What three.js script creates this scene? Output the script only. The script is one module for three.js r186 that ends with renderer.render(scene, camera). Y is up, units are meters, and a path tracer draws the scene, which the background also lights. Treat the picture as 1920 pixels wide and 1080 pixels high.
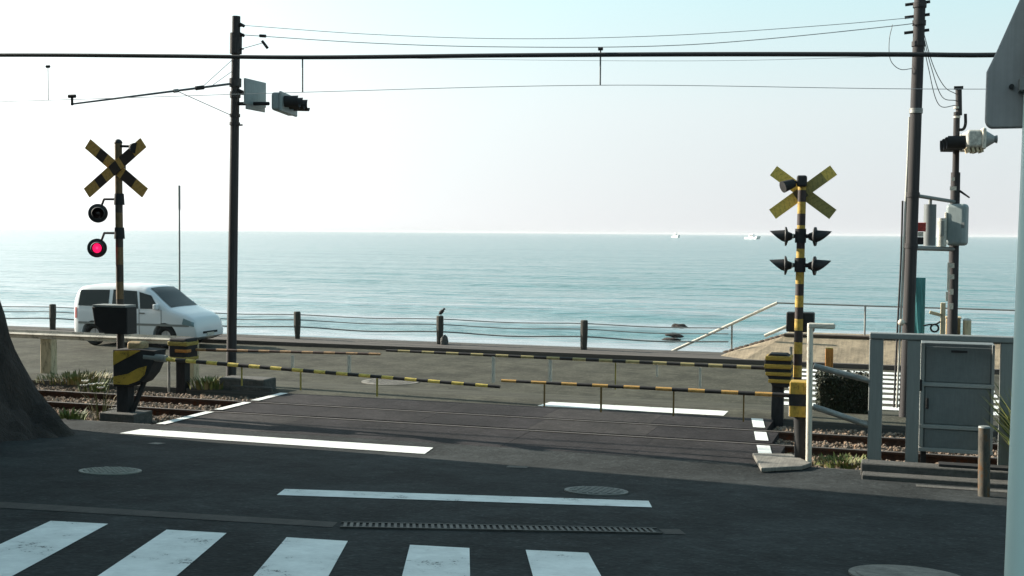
import * as THREE from 'three';
import { RoundedBoxGeometry } from 'three/addons/geometries/RoundedBoxGeometry.js';
import { mergeGeometries, toCreasedNormals } from 'three/addons/utils/BufferGeometryUtils.js';
import { ImprovedNoise } from 'three/addons/math/ImprovedNoise.js';
import { Brush, Evaluator, SUBTRACTION } from 'three-bvh-csg';

// ------------------------------------------------------------------ camera, sky, sun, exposure
// World: x runs along the rails (right), y up, the sea lies towards -z. d = -z is the distance towards the sea.
const EXPOSURE = 2.6;
const scene = new THREE.Scene();
const renderer = new THREE.WebGLRenderer({ antialias: true });
renderer.toneMapping = THREE.LinearToneMapping;
renderer.toneMappingExposure = EXPOSURE;
renderer.shadowMap.enabled = true;
const camera = new THREE.PerspectiveCamera(26.43, 1920 / 1080, 0.1, 90000);
camera.rotation.order = 'YXZ';
camera.position.set(0, 2.6, 0);
camera.rotation.set(-Math.atan(104 / 2300), THREE.MathUtils.degToRad(18), 0.0075);

const SUN = new THREE.Vector3(-0.985, 0.42, -0.10).normalize();
{
  const W = 512, H = 256, data = new Float32Array(W * H * 4), dir = new THREE.Vector3();
  const mix = (a, b, t) => a + (b - a) * t;
  const stops = [[0, [0.70, 0.72, 0.74]], [0.10, [0.70, 0.79, 0.81]], [0.22, [0.51, 0.82, 0.87]], [0.42, [0.33, 0.58, 0.68]], [0.7, [0.17, 0.36, 0.48]], [1, [0.12, 0.28, 0.42]]];
  for (let j = 0; j < H; j++) for (let i = 0; i < W; i++) {
    const el = ((j + 0.5) / H - 0.5) * Math.PI, az = ((i + 0.5) / W - 0.5) * 2 * Math.PI;
    dir.set(Math.cos(az) * Math.cos(el), Math.sin(el), Math.sin(az) * Math.cos(el));
    const h = Math.max(0, dir.y);
    let k = 0; while (k < stops.length - 2 && h > stops[k + 1][0]) k++;
    const t = Math.min(1, (h - stops[k][0]) / (stops[k + 1][0] - stops[k][0]));
    const ang = Math.acos(THREE.MathUtils.clamp(dir.dot(SUN), -1, 1)) * 180 / Math.PI;
    const glow = 0.95 * Math.exp(-Math.pow(ang / 40, 2)) + 0.20 * Math.exp(-Math.pow(ang / 68, 2));
    const low = 2.5 * Math.exp(-Math.pow(ang / 37, 2)) * Math.exp(-h / 0.24);
    const g = [glow + low, glow * 0.98 + low, glow * 0.9 + low * 0.97], o = (j * W + i) * 4;
    for (let c = 0; c < 3; c++) data[o + c] = (mix(stops[k][1][c], stops[k + 1][1][c], t) + g[c]) / EXPOSURE;
    data[o + 3] = 1;
  }
  const sky = new THREE.DataTexture(data, W, H, THREE.RGBAFormat, THREE.FloatType);
  sky.mapping = THREE.EquirectangularReflectionMapping;
  sky.magFilter = THREE.LinearFilter; sky.minFilter = THREE.LinearFilter; sky.wrapS = THREE.RepeatWrapping;
  sky.needsUpdate = true;
  scene.background = sky; scene.environment = sky;
}
const sun = new THREE.DirectionalLight(new THREE.Color().setRGB(1, 0.93, 0.80), 4.2);
sun.position.copy(SUN).multiplyScalar(80); sun.castShadow = true;
sun.target.position.set(-6, 0, -16);
sun.position.add(sun.target.position);
sun.shadow.mapSize.set(4096, 4096);
Object.assign(sun.shadow.camera, { left: -45, right: 45, top: 45, bottom: -45, near: 1, far: 200 });
scene.add(sun); scene.add(sun.target);

scene.fog = new THREE.FogExp2(0xf4f6f8, 0.00004);

// ------------------------------------------------------------------ helpers
let seed = 20240611;
const rnd = () => { seed = (seed * 1664525 + 1013904223) >>> 0; return seed / 4294967296; };
const rr = (a, b) => a + (b - a) * rnd();
const noise = new ImprovedNoise();
const fbm = (x, y, z = 0, n = 4) => { let s = 0, a = 0.5, f = 1; for (let i = 0; i < n; i++) { s += a * noise.noise(x * f, y * f, z + i * 7.3); f *= 2.03; a *= 0.5; } return s; };
const P = (x, y, d) => new THREE.Vector3(x, y, -d);
const lin = (r, g, b) => new THREE.Color().setRGB(r, g, b);

// tiling noise textures
function lattice(n, s) { let q = s; const a = new Float32Array(n * n); for (let i = 0; i < n * n; i++) { q = (q * 1664525 + 1013904223) >>> 0; a[i] = q / 4294967296; } return a; }
function tileNoise(size, layers, s) {           // layers: [cellsX, cellsY, weight]
  const out = new Float32Array(size * size); let tw = 0;
  layers.forEach(([cx, cy, w], li) => {
    const n = Math.max(cx, cy), L = lattice(n, s + li * 977); tw += w;
    for (let j = 0; j < size; j++) { const v = j / size * cy, y0 = Math.floor(v), ty = v - y0, sy = ty * ty * (3 - 2 * ty);
      for (let i = 0; i < size; i++) { const u = i / size * cx, x0 = Math.floor(u), tx = u - x0, sx = tx * tx * (3 - 2 * tx);
        const x1 = (x0 + 1) % cx, y1 = (y0 + 1) % cy;
        const a = L[y0 * n + x0], b = L[y0 * n + x1], c = L[y1 * n + x0], d = L[y1 * n + x1];
        out[j * size + i] += w * ((a + (b - a) * sx) * (1 - sy) + (c + (d - c) * sx) * sy); } }
  });
  for (let i = 0; i < out.length; i++) out[i] /= tw;
  return out;
}
function tex(size, fn, srgb = true, rep = 1) {  // fn(i) -> [r,g,b] 0..1
  const data = new Uint8Array(size * size * 4);
  for (let i = 0; i < size * size; i++) { const c = fn(i); for (let k = 0; k < 3; k++) data[i * 4 + k] = Math.max(0, Math.min(255, c[k] * 255)); data[i * 4 + 3] = 255; }
  const t = new THREE.DataTexture(data, size, size, THREE.RGBAFormat);
  t.wrapS = t.wrapT = THREE.RepeatWrapping; t.magFilter = THREE.LinearFilter; t.minFilter = THREE.LinearMipmapLinearFilter; t.generateMipmaps = true;
  if (srgb) t.colorSpace = THREE.SRGBColorSpace;
  t.repeat.set(rep, rep); t.needsUpdate = true; return t;
}
const N_FINE = tileNoise(512, [[256, 256, 1], [128, 128, 0.8], [40, 40, 0.5]], 11);
const N_MID = tileNoise(512, [[8, 8, 1], [19, 19, 0.7], [47, 47, 0.5], [120, 120, 0.35]], 23);
const N_STREAK = tileNoise(512, [[60, 3, 1], [140, 5, 0.8], [24, 24, 0.4]], 37);
const asphaltMap = tex(512, (i) => { const v = 0.74 + 0.34 * (N_FINE[i] - 0.5) + 0.42 * (N_MID[i] - 0.5); const chip = N_FINE[i] > 0.76 ? 0.16 : 0; return [v + chip, v + chip, v + chip]; });
const asphaltBump = tex(512, (i) => [N_FINE[i], N_FINE[i], N_FINE[i]], false);
const grimeMap = tex(512, (i) => { const v = 0.84 + 0.5 * (N_MID[i] - 0.5) + 0.12 * (N_FINE[i] - 0.5); return [v, v * 0.985, v * 0.96]; });
const subtleMap = tex(512, (i) => { const v = 0.93 + 0.1 * (N_MID[i] - 0.5) + 0.1 * (N_STREAK[i] - 0.5); return [v, v, v * 0.985]; });
const rustMap = tex(512, (i) => { const v = 0.8 + 0.7 * (N_MID[i] - 0.5), r = Math.max(0, Math.min(1, (N_MID[i] - 0.55) * 8)); return [v, v * (1 - 0.25 * r), v * (1 - 0.5 * r)]; });
const streakMap = tex(512, (i) => { const v = 0.82 + 0.5 * (N_STREAK[i] - 0.5); return [v, v * 0.985, v * 0.96]; });
const wornMap = tex(512, (i) => { const v = 0.92 + 0.2 * (N_MID[i] - 0.5); const w = N_MID[i] * 0.62 + N_FINE[i] * 0.38; const k = w < 0.275 ? 0.5 : w < 0.295 ? 0.75 : 1; return [v * k, v * k, v * k * 0.985]; });
const paintMap = tex(512, (i) => { const v = 0.9 + 0.25 * (N_MID[i] - 0.5), w = N_MID[i] * 0.5 + N_FINE[i] * 0.5, k = w < 0.36 ? 0.55 : 1; return [v * k, v * k * 0.97, v * k * 0.92]; });
const concreteMap = tex(512, (i) => { const v = 0.8 + 0.35 * (N_MID[i] - 0.5) + 0.18 * (N_FINE[i] - 0.5) + 0.18 * (N_STREAK[i] - 0.5); return [v, v * 0.98, v * 0.95]; });
const rip = tileNoise(512, [[4, 14, 1.0], [9, 34, 1], [19, 70, 0.5], [40, 140, 0.2]], 53);
const rippleBump = tex(512, (i) => [rip[i], rip[i], rip[i]], false);

const M = {};
const mat = (key, color, roughness, extra = {}) => (M[key] = new (extra.specularIntensity === undefined ? THREE.MeshStandardMaterial : THREE.MeshPhysicalMaterial)({ color, roughness, metalness: 0, ...extra }));
mat('asphalt', lin(0.052, 0.057, 0.057), 0.95, { specularIntensity: 0.25, map: asphaltMap, bumpMap: asphaltBump, bumpScale: 0.006, vertexColors: true });
mat('road', lin(0.110, 0.106, 0.080), 0.95, { specularIntensity: 0.25, map: asphaltMap, bumpMap: asphaltBump, bumpScale: 0.005, vertexColors: true });
mat('deck', lin(0.056, 0.049, 0.050), 0.88, { specularIntensity: 0.25, map: asphaltMap, bumpMap: asphaltBump, bumpScale: 0.006 });
mat('deckB', lin(0.047, 0.041, 0.043), 0.88, { specularIntensity: 0.25, map: asphaltMap, bumpMap: asphaltBump, bumpScale: 0.006 });
mat('deckC', lin(0.068, 0.060, 0.058), 0.88, { specularIntensity: 0.25, map: asphaltMap, bumpMap: asphaltBump, bumpScale: 0.006 });
mat('gutter', lin(0.070, 0.064, 0.060), 0.95, { map: concreteMap, bumpMap: asphaltBump, bumpScale: 0.004 });
mat('roadPaint', lin(0.83, 0.84, 0.83), 0.85, { specularIntensity: 0.4, map: wornMap });
mat('concrete', lin(0.27, 0.26, 0.24), 0.93, { map: concreteMap, bumpMap: asphaltBump, bumpScale: 0.004 });
mat('concreteDark', lin(0.13, 0.13, 0.125), 0.95, { map: concreteMap, bumpMap: asphaltBump, bumpScale: 0.005 });
mat('concreteTan', lin(0.42, 0.345, 0.245), 0.95, { map: concreteMap, bumpMap: asphaltBump, bumpScale: 0.01 });
mat('pavement', lin(0.11, 0.096, 0.088), 0.93, { map: concreteMap, bumpMap: asphaltBump, bumpScale: 0.004 });
mat('iron', lin(0.17, 0.18, 0.175), 0.62, { map: grimeMap, metalness: 0.25 });
mat('grate', lin(0.062, 0.064, 0.062), 0.6, { map: grimeMap, metalness: 0.4 });
mat('trenchDark', lin(0.02, 0.02, 0.019), 0.95);
mat('ballast', lin(0.155, 0.115, 0.085), 0.97, { map: asphaltMap, bumpMap: asphaltBump, bumpScale: 0.02 });
mat('stone', lin(0.20, 0.145, 0.105), 0.95);
mat('railRust', lin(0.105, 0.052, 0.033), 0.85, { map: rustMap, metalness: 0.2 });
mat('railTop', lin(0.13, 0.105, 0.09), 0.6, { metalness: 0.5 });
mat('timber', lin(0.085, 0.062, 0.045), 0.95, { map: streakMap });
mat('poleDark', lin(0.062, 0.057, 0.06), 0.85, { map: streakMap });
mat('postWood', lin(0.088, 0.085, 0.075), 0.95, { map: streakMap });
mat('black', lin(0.012, 0.012, 0.014), 0.6, { map: grimeMap });
mat('blackMatt', lin(0.02, 0.02, 0.022), 0.85, { map: grimeMap });
mat('cable', lin(0.014, 0.016, 0.017), 0.7);
mat('wireThin', lin(0.30, 0.32, 0.33), 0.5, { metalness: 0.3 });
mat('wire', lin(0.10, 0.11, 0.115), 0.55, { metalness: 0.5 });
mat('steelGrey', lin(0.23, 0.24, 0.235), 0.55, { map: subtleMap, metalness: 0.2 });
mat('galv', lin(0.34, 0.35, 0.345), 0.5, { map: grimeMap, metalness: 0.35 });
mat('cabinetGrey', lin(0.155, 0.172, 0.178), 0.6, { map: subtleMap });
mat('cabinetStrip', lin(0.31, 0.325, 0.325), 0.55, { map: subtleMap });
mat('signalGrey', lin(0.26, 0.31, 0.32), 0.5, { map: subtleMap });
mat('signalWhite', lin(0.66, 0.66, 0.61), 0.5, { map: grimeMap });
mat('white', lin(0.72, 0.71, 0.67), 0.55, { map: paintMap });
mat('cream', lin(0.62, 0.55, 0.40), 0.7, { map: paintMap });
mat('tan', lin(0.40, 0.30, 0.17), 0.8, { map: paintMap });
mat('yellow', lin(0.50, 0.33, 0.045), 0.6, { map: paintMap });
mat('yellowDull', lin(0.36, 0.30, 0.07), 0.7, { map: paintMap });
mat('orange', lin(0.55, 0.24, 0.05), 0.7, { map: paintMap });
mat('striped', lin(1, 1, 1), 0.65, { map: paintMap, vertexColors: true });
mat('teal', lin(0.06, 0.30, 0.34), 0.7, { map: grimeMap });
mat('red', lin(0.55, 0.06, 0.05), 0.6, { map: grimeMap });
mat('palePost', lin(0.70, 0.84, 0.78), 0.45);
mat('signBack', lin(0.33, 0.32, 0.33), 0.6, { map: subtleMap });
mat('lampDark', lin(0.02, 0.010, 0.011), 0.25);
M.lampRed = new THREE.MeshStandardMaterial({ color: lin(0.3, 0.01, 0.04), roughness: 0.3, emissive: lin(1, 0.012, 0.12), emissiveIntensity: 0.42 });
M.carPaint = new THREE.MeshPhysicalMaterial({ color: lin(0.62, 0.64, 0.65), roughness: 0.4, clearcoat: 0.8, clearcoatRoughness: 0.08 });
M.carGlass = new THREE.MeshPhysicalMaterial({ color: lin(0.008, 0.010, 0.010), roughness: 0.06, specularIntensity: 0.55 });
mat('tyre', lin(0.018, 0.018, 0.018), 0.9);
mat('rim', lin(0.45, 0.46, 0.47), 0.35, { metalness: 0.8 });
M.headlight = new THREE.MeshPhysicalMaterial({ color: lin(0.16, 0.24, 0.26), roughness: 0.08, clearcoat: 1 });
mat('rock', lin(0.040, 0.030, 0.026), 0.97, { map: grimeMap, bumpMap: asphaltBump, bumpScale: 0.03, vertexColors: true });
mat('soil', lin(0.075, 0.062, 0.042), 0.98, { map: asphaltMap });
mat('sand', lin(0.22, 0.18, 0.13), 0.98, { map: asphaltMap });
M.leaf = new THREE.MeshStandardMaterial({ color: lin(1, 1, 1), roughness: 0.75, vertexColors: true, side: THREE.DoubleSide });
mat('plaster', lin(0.52, 0.49, 0.43), 0.92, { map: concreteMap });
mat('roofTile', lin(0.10, 0.10, 0.11), 0.7, { map: grimeMap });
M.houseGlass = new THREE.MeshPhysicalMaterial({ color: lin(0.03, 0.04, 0.045), roughness: 0.05 });
mat('hull', lin(0.8, 0.8, 0.78), 0.4);
M.water = new THREE.MeshPhysicalMaterial({ color: lin(1, 1, 1), vertexColors: true, roughness: 0.14, ior: 1.33, bumpMap: rippleBump, bumpScale: 0.5 });

const used = {};
function numbered(n) { if (!(n in used)) { used[n] = 0; return n; } used[n]++; return n + '_' + String(used[n]).padStart(3, '0'); }
const shade = (o) => { o.traverse((c) => { if (c.isMesh) { c.castShadow = true; c.receiveShadow = true; } }); return o; };
function thing(name, label, category, pos = P(0, 0, 0), group) {
  const g = new THREE.Group(); g.name = numbered(name); g.position.copy(pos);
  g.userData = { label, category }; if (group) g.userData.group = group;
  scene.add(g); return g;
}
// part geometry is given in world coordinates and moved to the parent's base
function part(parent, name, geo, m, label) {
  const o = new THREE.Mesh(geo, m); o.name = name; o.castShadow = o.receiveShadow = true;
  if (label) o.userData.label = label;
  let b = parent; const off = new THREE.Vector3();
  while (b && b !== scene) { off.add(b.position); b = b.parent; }
  geo.translate(-off.x, -off.y, -off.z);
  parent.add(o); return o;
}
function struct(name, geo, m, label) { const o = new THREE.Mesh(geo, m); o.name = numbered(name); o.castShadow = o.receiveShadow = true; o.userData = { kind: 'structure' }; if (label) { o.userData.label = label; } scene.add(o); return o; }
const box = (x0, x1, y0, y1, d0, d1, r = 0) => {
  const w = x1 - x0, h = y1 - y0, e = d1 - d0;
  const g = r ? new RoundedBoxGeometry(w, h, e, 2, r) : new THREE.BoxGeometry(w, h, e);
  return g.translate((x0 + x1) / 2, (y0 + y1) / 2, -(d0 + d1) / 2);
};
function rod(a, b, r0, r1 = r0, seg = 12) {
  const v = b.clone().sub(a), g = new THREE.CylinderGeometry(r1, r0, v.length(), seg, 1);
  g.translate(0, v.length() / 2, 0);
  g.applyQuaternion(new THREE.Quaternion().setFromUnitVectors(new THREE.Vector3(0, 1, 0), v.normalize()));
  return g.translate(a.x, a.y, a.z);
}
const tube = (pts, r, n = 40, seg = 6) => new THREE.TubeGeometry(new THREE.CatmullRomCurve3(pts), n, r, seg);
const merge = (gs) => mergeGeometries(gs.map((g) => (g.index ? g.toNonIndexed() : g)), false);
function colour(g, c) { const n = g.attributes.position.count, a = new Float32Array(n * 3); for (let i = 0; i < n; i++) { a[i * 3] = c.r; a[i * 3 + 1] = c.g; a[i * 3 + 2] = c.b; } g.setAttribute('color', new THREE.BufferAttribute(a, 3)); return g; }
const YEL = lin(0.50, 0.34, 0.055), YELD = lin(0.60, 0.35, 0.10), BLK = lin(0.022, 0.018, 0.017), YELP = lin(0.74, 0.58, 0.13);
function stripedRod(a, b, r0, r1, band, ca, cb, seg = 10) {
  const L = a.distanceTo(b), n = Math.max(1, Math.round(L / band)), gs = [];
  for (let i = 0; i < n; i++) gs.push(colour(rod(a.clone().lerp(b, i / n), a.clone().lerp(b, (i + 1) / n), r0 + (r1 - r0) * i / n, r0 + (r1 - r0) * (i + 1) / n, seg), i % 2 ? cb : ca));
  return merge(gs);
}
function plate(pts, d0, d1, bevel = 0) {        // polygon in x,y extruded from d0 to d1
  const s = new THREE.Shape(pts.map(([x, y]) => new THREE.Vector2(x, y)));
  const g = new THREE.ExtrudeGeometry(s, { depth: d1 - d0 - 2 * bevel, bevelEnabled: bevel > 0, bevelSize: bevel, bevelThickness: bevel, bevelSegments: 2 });
  return g.translate(0, 0, -d1 + bevel);
}
// ground height
const SL = 0.085, D0 = 13.2;
const ground = (d) => d < D0 ? SL * (D0 - d) : d < 18.3 ? 0 : d < 23.3 ? -0.6 * (d - 18.3) / 5 : -0.6;
function sheet(xs, ds, hf, tint, uvs = 0.25) {
  const pos = [], uv = [], idx = [], col = [];
  for (const d of ds) for (const x of xs) { pos.push(x, hf(x, d), -d); uv.push(x * uvs, d * uvs); const c = tint ? tint(x, d) : 1; Array.isArray(c) ? col.push(...c) : col.push(c, c, c); }
  const n = xs.length;
  for (let j = 0; j < ds.length - 1; j++) for (let i = 0; i < n - 1; i++) { const a = j * n + i, b = a + 1, c = a + n, e = c + 1; idx.push(a, b, e, a, e, c); }
  const g = new THREE.BufferGeometry();
  g.setAttribute('position', new THREE.Float32BufferAttribute(pos, 3)); g.setAttribute('uv', new THREE.Float32BufferAttribute(uv, 2));
  if (tint) g.setAttribute('color', new THREE.Float32BufferAttribute(col, 3));
  g.setIndex(idx); g.computeVertexNormals(); return g;
}
const steps = (a, b, s) => { const n = Math.max(1, Math.round((b - a) / s)); return Array.from({ length: n + 1 }, (_, i) => a + (b - a) * i / n); };
// a flat piece laid on the ground: quad corners [x, d] in order, height above the ground
function laid(q, lift, uvs = 0.6) {
  const N = 8, pos = [], uv = [], idx = [];
  for (let j = 0; j <= 2; j++) for (let i = 0; i <= N; i++) {
    const u = i / N, v = j / 2, f = (k) => (q[0][k] * (1 - u) + q[1][k] * u) * (1 - v) + (q[3][k] * (1 - u) + q[2][k] * u) * v;
    const x = f(0), d = f(1); pos.push(x, ground(d) + lift, -d); uv.push(x * uvs, d * uvs);
  }
  for (let j = 0; j < 2; j++) for (let i = 0; i < N; i++) { const a = j * (N + 1) + i; idx.push(a, a + 1, a + N + 2, a, a + N + 2, a + N + 1); }
  const g = new THREE.BufferGeometry();
  g.setAttribute('position', new THREE.Float32BufferAttribute(pos, 3)); g.setAttribute('uv', new THREE.Float32BufferAttribute(uv, 2)); g.setIndex(idx); g.computeVertexNormals();
  if (g.attributes.normal.getY(0) < 0) { g.index.array.reverse(); g.computeVertexNormals(); }
  return g;
}
function marking(name, label, q, lift = 0.005, m = M.roadPaint, category = 'road marking', group) {
  const g = laid(q, lift), o = new THREE.Mesh(g, m); o.name = numbered(name); o.receiveShadow = true; o.userData = { label, category }; if (group) o.userData.group = group; scene.add(o); return o;
}

// ------------------------------------------------------------------ ground
const patch = (x, d) => { const n = fbm(x * 0.35, d * 0.5, 3), m = fbm(x * 1.1 + 40, d * 1.6, 9); return Math.max(0.6, 1 + 0.45 * n + 0.3 * m); };
struct('street', sheet(steps(-45, 45, 0.5), [...steps(-22, 4, 2), ...steps(4.4, 13.2, 0.4), 13.6, 14.0], (x, d) => ground(d), patch), M.asphalt);
struct('coast_road', sheet(steps(-130, 90, 1), [17.5, 17.9, ...steps(18.3, 23.3, 0.5), ...steps(23.7, 30.4, 0.5)], (x, d) => ground(d), (x, d) => { const p = 1 + 0.5 * (patch(x * 0.6, d * 0.9) - 1); return [p, p * (1 + 0.03 * fbm(x * 0.2, d * 0.2, 5)), p]; }), M.road);
struct('ballast_bed', sheet([-130, -60, -30, -20, -14, -9.62], steps(14.0, 17.5, 0.5), () => -0.11, null, 0.5), M.ballast);
struct('ballast_bed', sheet([-1.9, 0, 3, 8, 30, 90], steps(14.0, 17.5, 0.5), () => -0.11, null, 0.5), M.ballast);
for (const [x0, x1, d] of [[-130, -9.62, 14.0], [-130, -9.62, 17.5], [-1.4, 90, 14.0], [-1.76, 90, 17.5]]) struct('bed_edge', box(x0, x1, -0.2, -0.002, d - 0.04, d + 0.04), M.concreteDark);
{ // pavement on the sea side, kerb and sea wall
  struct('seaside_pavement', box(-130, 90, -0.9, -0.49, 30.4, 31.75), M.pavement);
  struct('sea_wall', box(-130, 90, -7.5, -0.485, 31.752, 32.1), M.concreteDark);
  struct('beach', sheet([-400, 300], [32.1, 60, 110], (x, d) => -5.2 - (d - 32) * 0.02, null, 0.2), M.sand);
}
// crossing deck: separate panels between and beside the rails
const RA = 15.36, RB = 16.42;
{
  const deck = new THREE.Group(); deck.name = 'crossing_deck'; deck.userData = { kind: 'structure' }; scene.add(deck);
  const rows = [[14.0, RA - 0.08], [RA + 0.09, RB - 0.09], [RB + 0.08, 17.5]], x0 = -9.6, n = 5, mats = [M.deck, M.deckB, M.deckC];
  rows.forEach(([a, b], r) => { const w = ([-1.42, -1.60, -1.78][r] - x0) / n; for (let i = 0; i < n; i++) {
    const g = box(x0 + i * w + 0.002, x0 + (i + 1) * w - 0.002, -0.2, rr(-0.002, 0.002), a + 0.003, b - 0.003);
    const p = g.attributes.position, u = g.attributes.uv; for (let k = 0; k < p.count; k++) u.setXY(k, p.getX(k) * 0.25 + p.getY(k) * 0.25, p.getZ(k) * 0.25 + r * 0.31);
    part(deck, 'panel', g, mats[Math.floor(rnd() * 3)]);
  } });
}
// rails
for (const [d, label] of [[RA, 'rusty railway rail on the street side of the track'], [RB, 'rusty railway rail on the sea side of the track']]) {
  const t = thing('rail', label, 'rail', P(-20, -0.15, d), 'rails of the single track');
  const s = new THREE.Shape([[-0.06, -0.15], [0.06, -0.15], [0.06, -0.138], [0.009, -0.122], [0.009, -0.04], [0.032, -0.03], [0.032, -0.008], [-0.032, -0.008], [-0.032, -0.03], [-0.009, -0.04], [-0.009, -0.122], [-0.06, -0.138]].map(([a, b]) => new THREE.Vector2(a, b)));
  const g = new THREE.ExtrudeGeometry(s, { depth: 120, bevelEnabled: false, steps: 30 }); g.rotateY(Math.PI / 2); g.translate(-90, 0, -d);
  part(t, 'rail_body', g, M.railRust);
  part(t, 'running_surface', box(-90, 30, -0.0078, 0.0, d - 0.029, d + 0.029), M.railTop);
}
{ // sleepers in view
  let k = 0;
  const ORD = ['first', 'second', 'third', 'fourth', 'fifth', 'sixth', 'seventh', 'eighth', 'ninth', 'tenth', 'eleventh', 'twelfth'];
  const put = (x, side) => { k++; const t = new THREE.Mesh(box(x - 0.1, x + 0.1, -0.24, -0.152 + rr(-0.004, 0.0), 14.95, 16.85, 0.012), M.timber); t.name = numbered('sleeper'); t.castShadow = t.receiveShadow = true; t.userData = { label: side, category: 'sleeper', group: side.includes('left') ? 'sleepers left of the crossing' : 'sleepers right of the crossing' }; scene.add(t); };
  for (let i = 0; i < 9; i++) put(-10.0 - i * 0.62 + rr(-0.03, 0.03), `${ORD[i]} dark timber sleeper left of the crossing deck`);
  for (let i = 0; i < 5; i++) put(-1.4 + i * 0.62 + rr(-0.03, 0.03), `${ORD[i]} dark timber sleeper right of the crossing deck`);
}
{ // ballast stones
  const g = new THREE.IcosahedronGeometry(0.027, 0); { const p = g.attributes.position; for (let i = 0; i < p.count; i++) { const k = 1 + 0.35 * noise.noise(p.getX(i) * 40, p.getY(i) * 40, p.getZ(i) * 40); p.setXYZ(i, p.getX(i) * k, p.getY(i) * k * 0.8, p.getZ(i) * k); } g.computeVertexNormals(); }
  const N = 13000, im = new THREE.InstancedMesh(g, M.stone, N), m = new THREE.Matrix4(), q = new THREE.Quaternion(), e = new THREE.Euler();
  for (let i = 0; i < N; i++) {
    const x = i < 8000 ? rr(-17.5, -9.66) : rr(-1.74, 3.5); let d = rr(14.1, 17.4); if (Math.abs(d - RA) < 0.08 || Math.abs(d - RB) < 0.08) d += 0.2;
    const s = rr(0.55, 1.35); e.set(rr(0, 6), rr(0, 6), rr(0, 6)); m.compose(P(x, -0.105 + rr(0, 0.02), d), q.setFromEuler(e), new THREE.Vector3(s, s, s)); im.setMatrixAt(i, m);
    const v = rr(0.45, 1.5), w = rr(-0.1, 0.1); im.setColorAt(i, lin(v * (1 + w), v, v * (1 - w)));
  }
  im.name = 'ballast_stones'; im.userData = { kind: 'stuff', label: 'brown crushed stone ballast around the rails', category: 'ballast' }; im.castShadow = im.receiveShadow = true; scene.add(im);
}
// ------------------------------------------------------------------ sea
{
  const rows = [], cols = 150; for (let i = 0, d = 46; i < 440; i++, d *= 1.0132) rows.push(d);
  const pos = [], uv = [], idx = [], col = [];
  for (const d of rows) for (let i = 0; i <= cols; i++) {
    const x = -d * 1.35 - 90 + (d * 1.95 + 170) * i / cols, fade = Math.exp(-d / 700);
    const a = fbm(x / 70, d / 60, 1, 2), b = fbm(x / 120 + 9, d / 90, 4, 2);
    const ph = d + 5 * a * 2 + 0.04 * x;
    const shoal = Math.exp(-Math.pow((d - 105) / 45, 2));
    let y = fade * ((0.10 + 0.18 * Math.max(0, b + 0.2)) * Math.sin(ph * 0.36 + 3 * b) + 0.14 * Math.sin(ph * 0.173 + x * 0.012 + 5 * a) + 0.10 * fbm(x / 14, d / 5, 7, 2) * 2);
    const crest = Math.sin(ph * 0.30 + 1.3 + 2 * b); y += shoal * 0.36 * Math.pow(Math.max(0, crest), 3);
    // long streaks of thin foam and stirred sand where the swell runs up the shallows
    const streak = 0.5 + 1.5 * fbm(x / 48 + 3, d / 3.2, 17, 3), band = 0.5 + 0.5 * Math.sin(ph * 0.30 + 0.5 + 2 * b);
    const shallow = THREE.MathUtils.smoothstep(190 - d + 40 * a, 0, 75), f = Math.min(1, Math.max(0, shallow * (0.45 * streak + 0.75 * band * band)));
    col.push(0.026 + f * 0.27, 0.128 + f * 0.20, 0.132 + f * 0.22);
    pos.push(x, -6 + y, -d); uv.push(x / 34, d / 34);
  }
  const n = cols + 1;
  for (let j = 0; j < rows.length - 1; j++) for (let i = 0; i < cols; i++) { const a = j * n + i; idx.push(a, a + 1, a + n + 1, a, a + n + 1, a + n); }
  const g = new THREE.BufferGeometry(); g.setAttribute('position', new THREE.Float32BufferAttribute(pos, 3)); g.setAttribute('uv', new THREE.Float32BufferAttribute(uv, 2)); g.setAttribute('color', new THREE.Float32BufferAttribute(col, 3)); g.setIndex(idx); g.computeVertexNormals();
  const o = struct('sea', g, M.water); o.castShadow = false;
}
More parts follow.
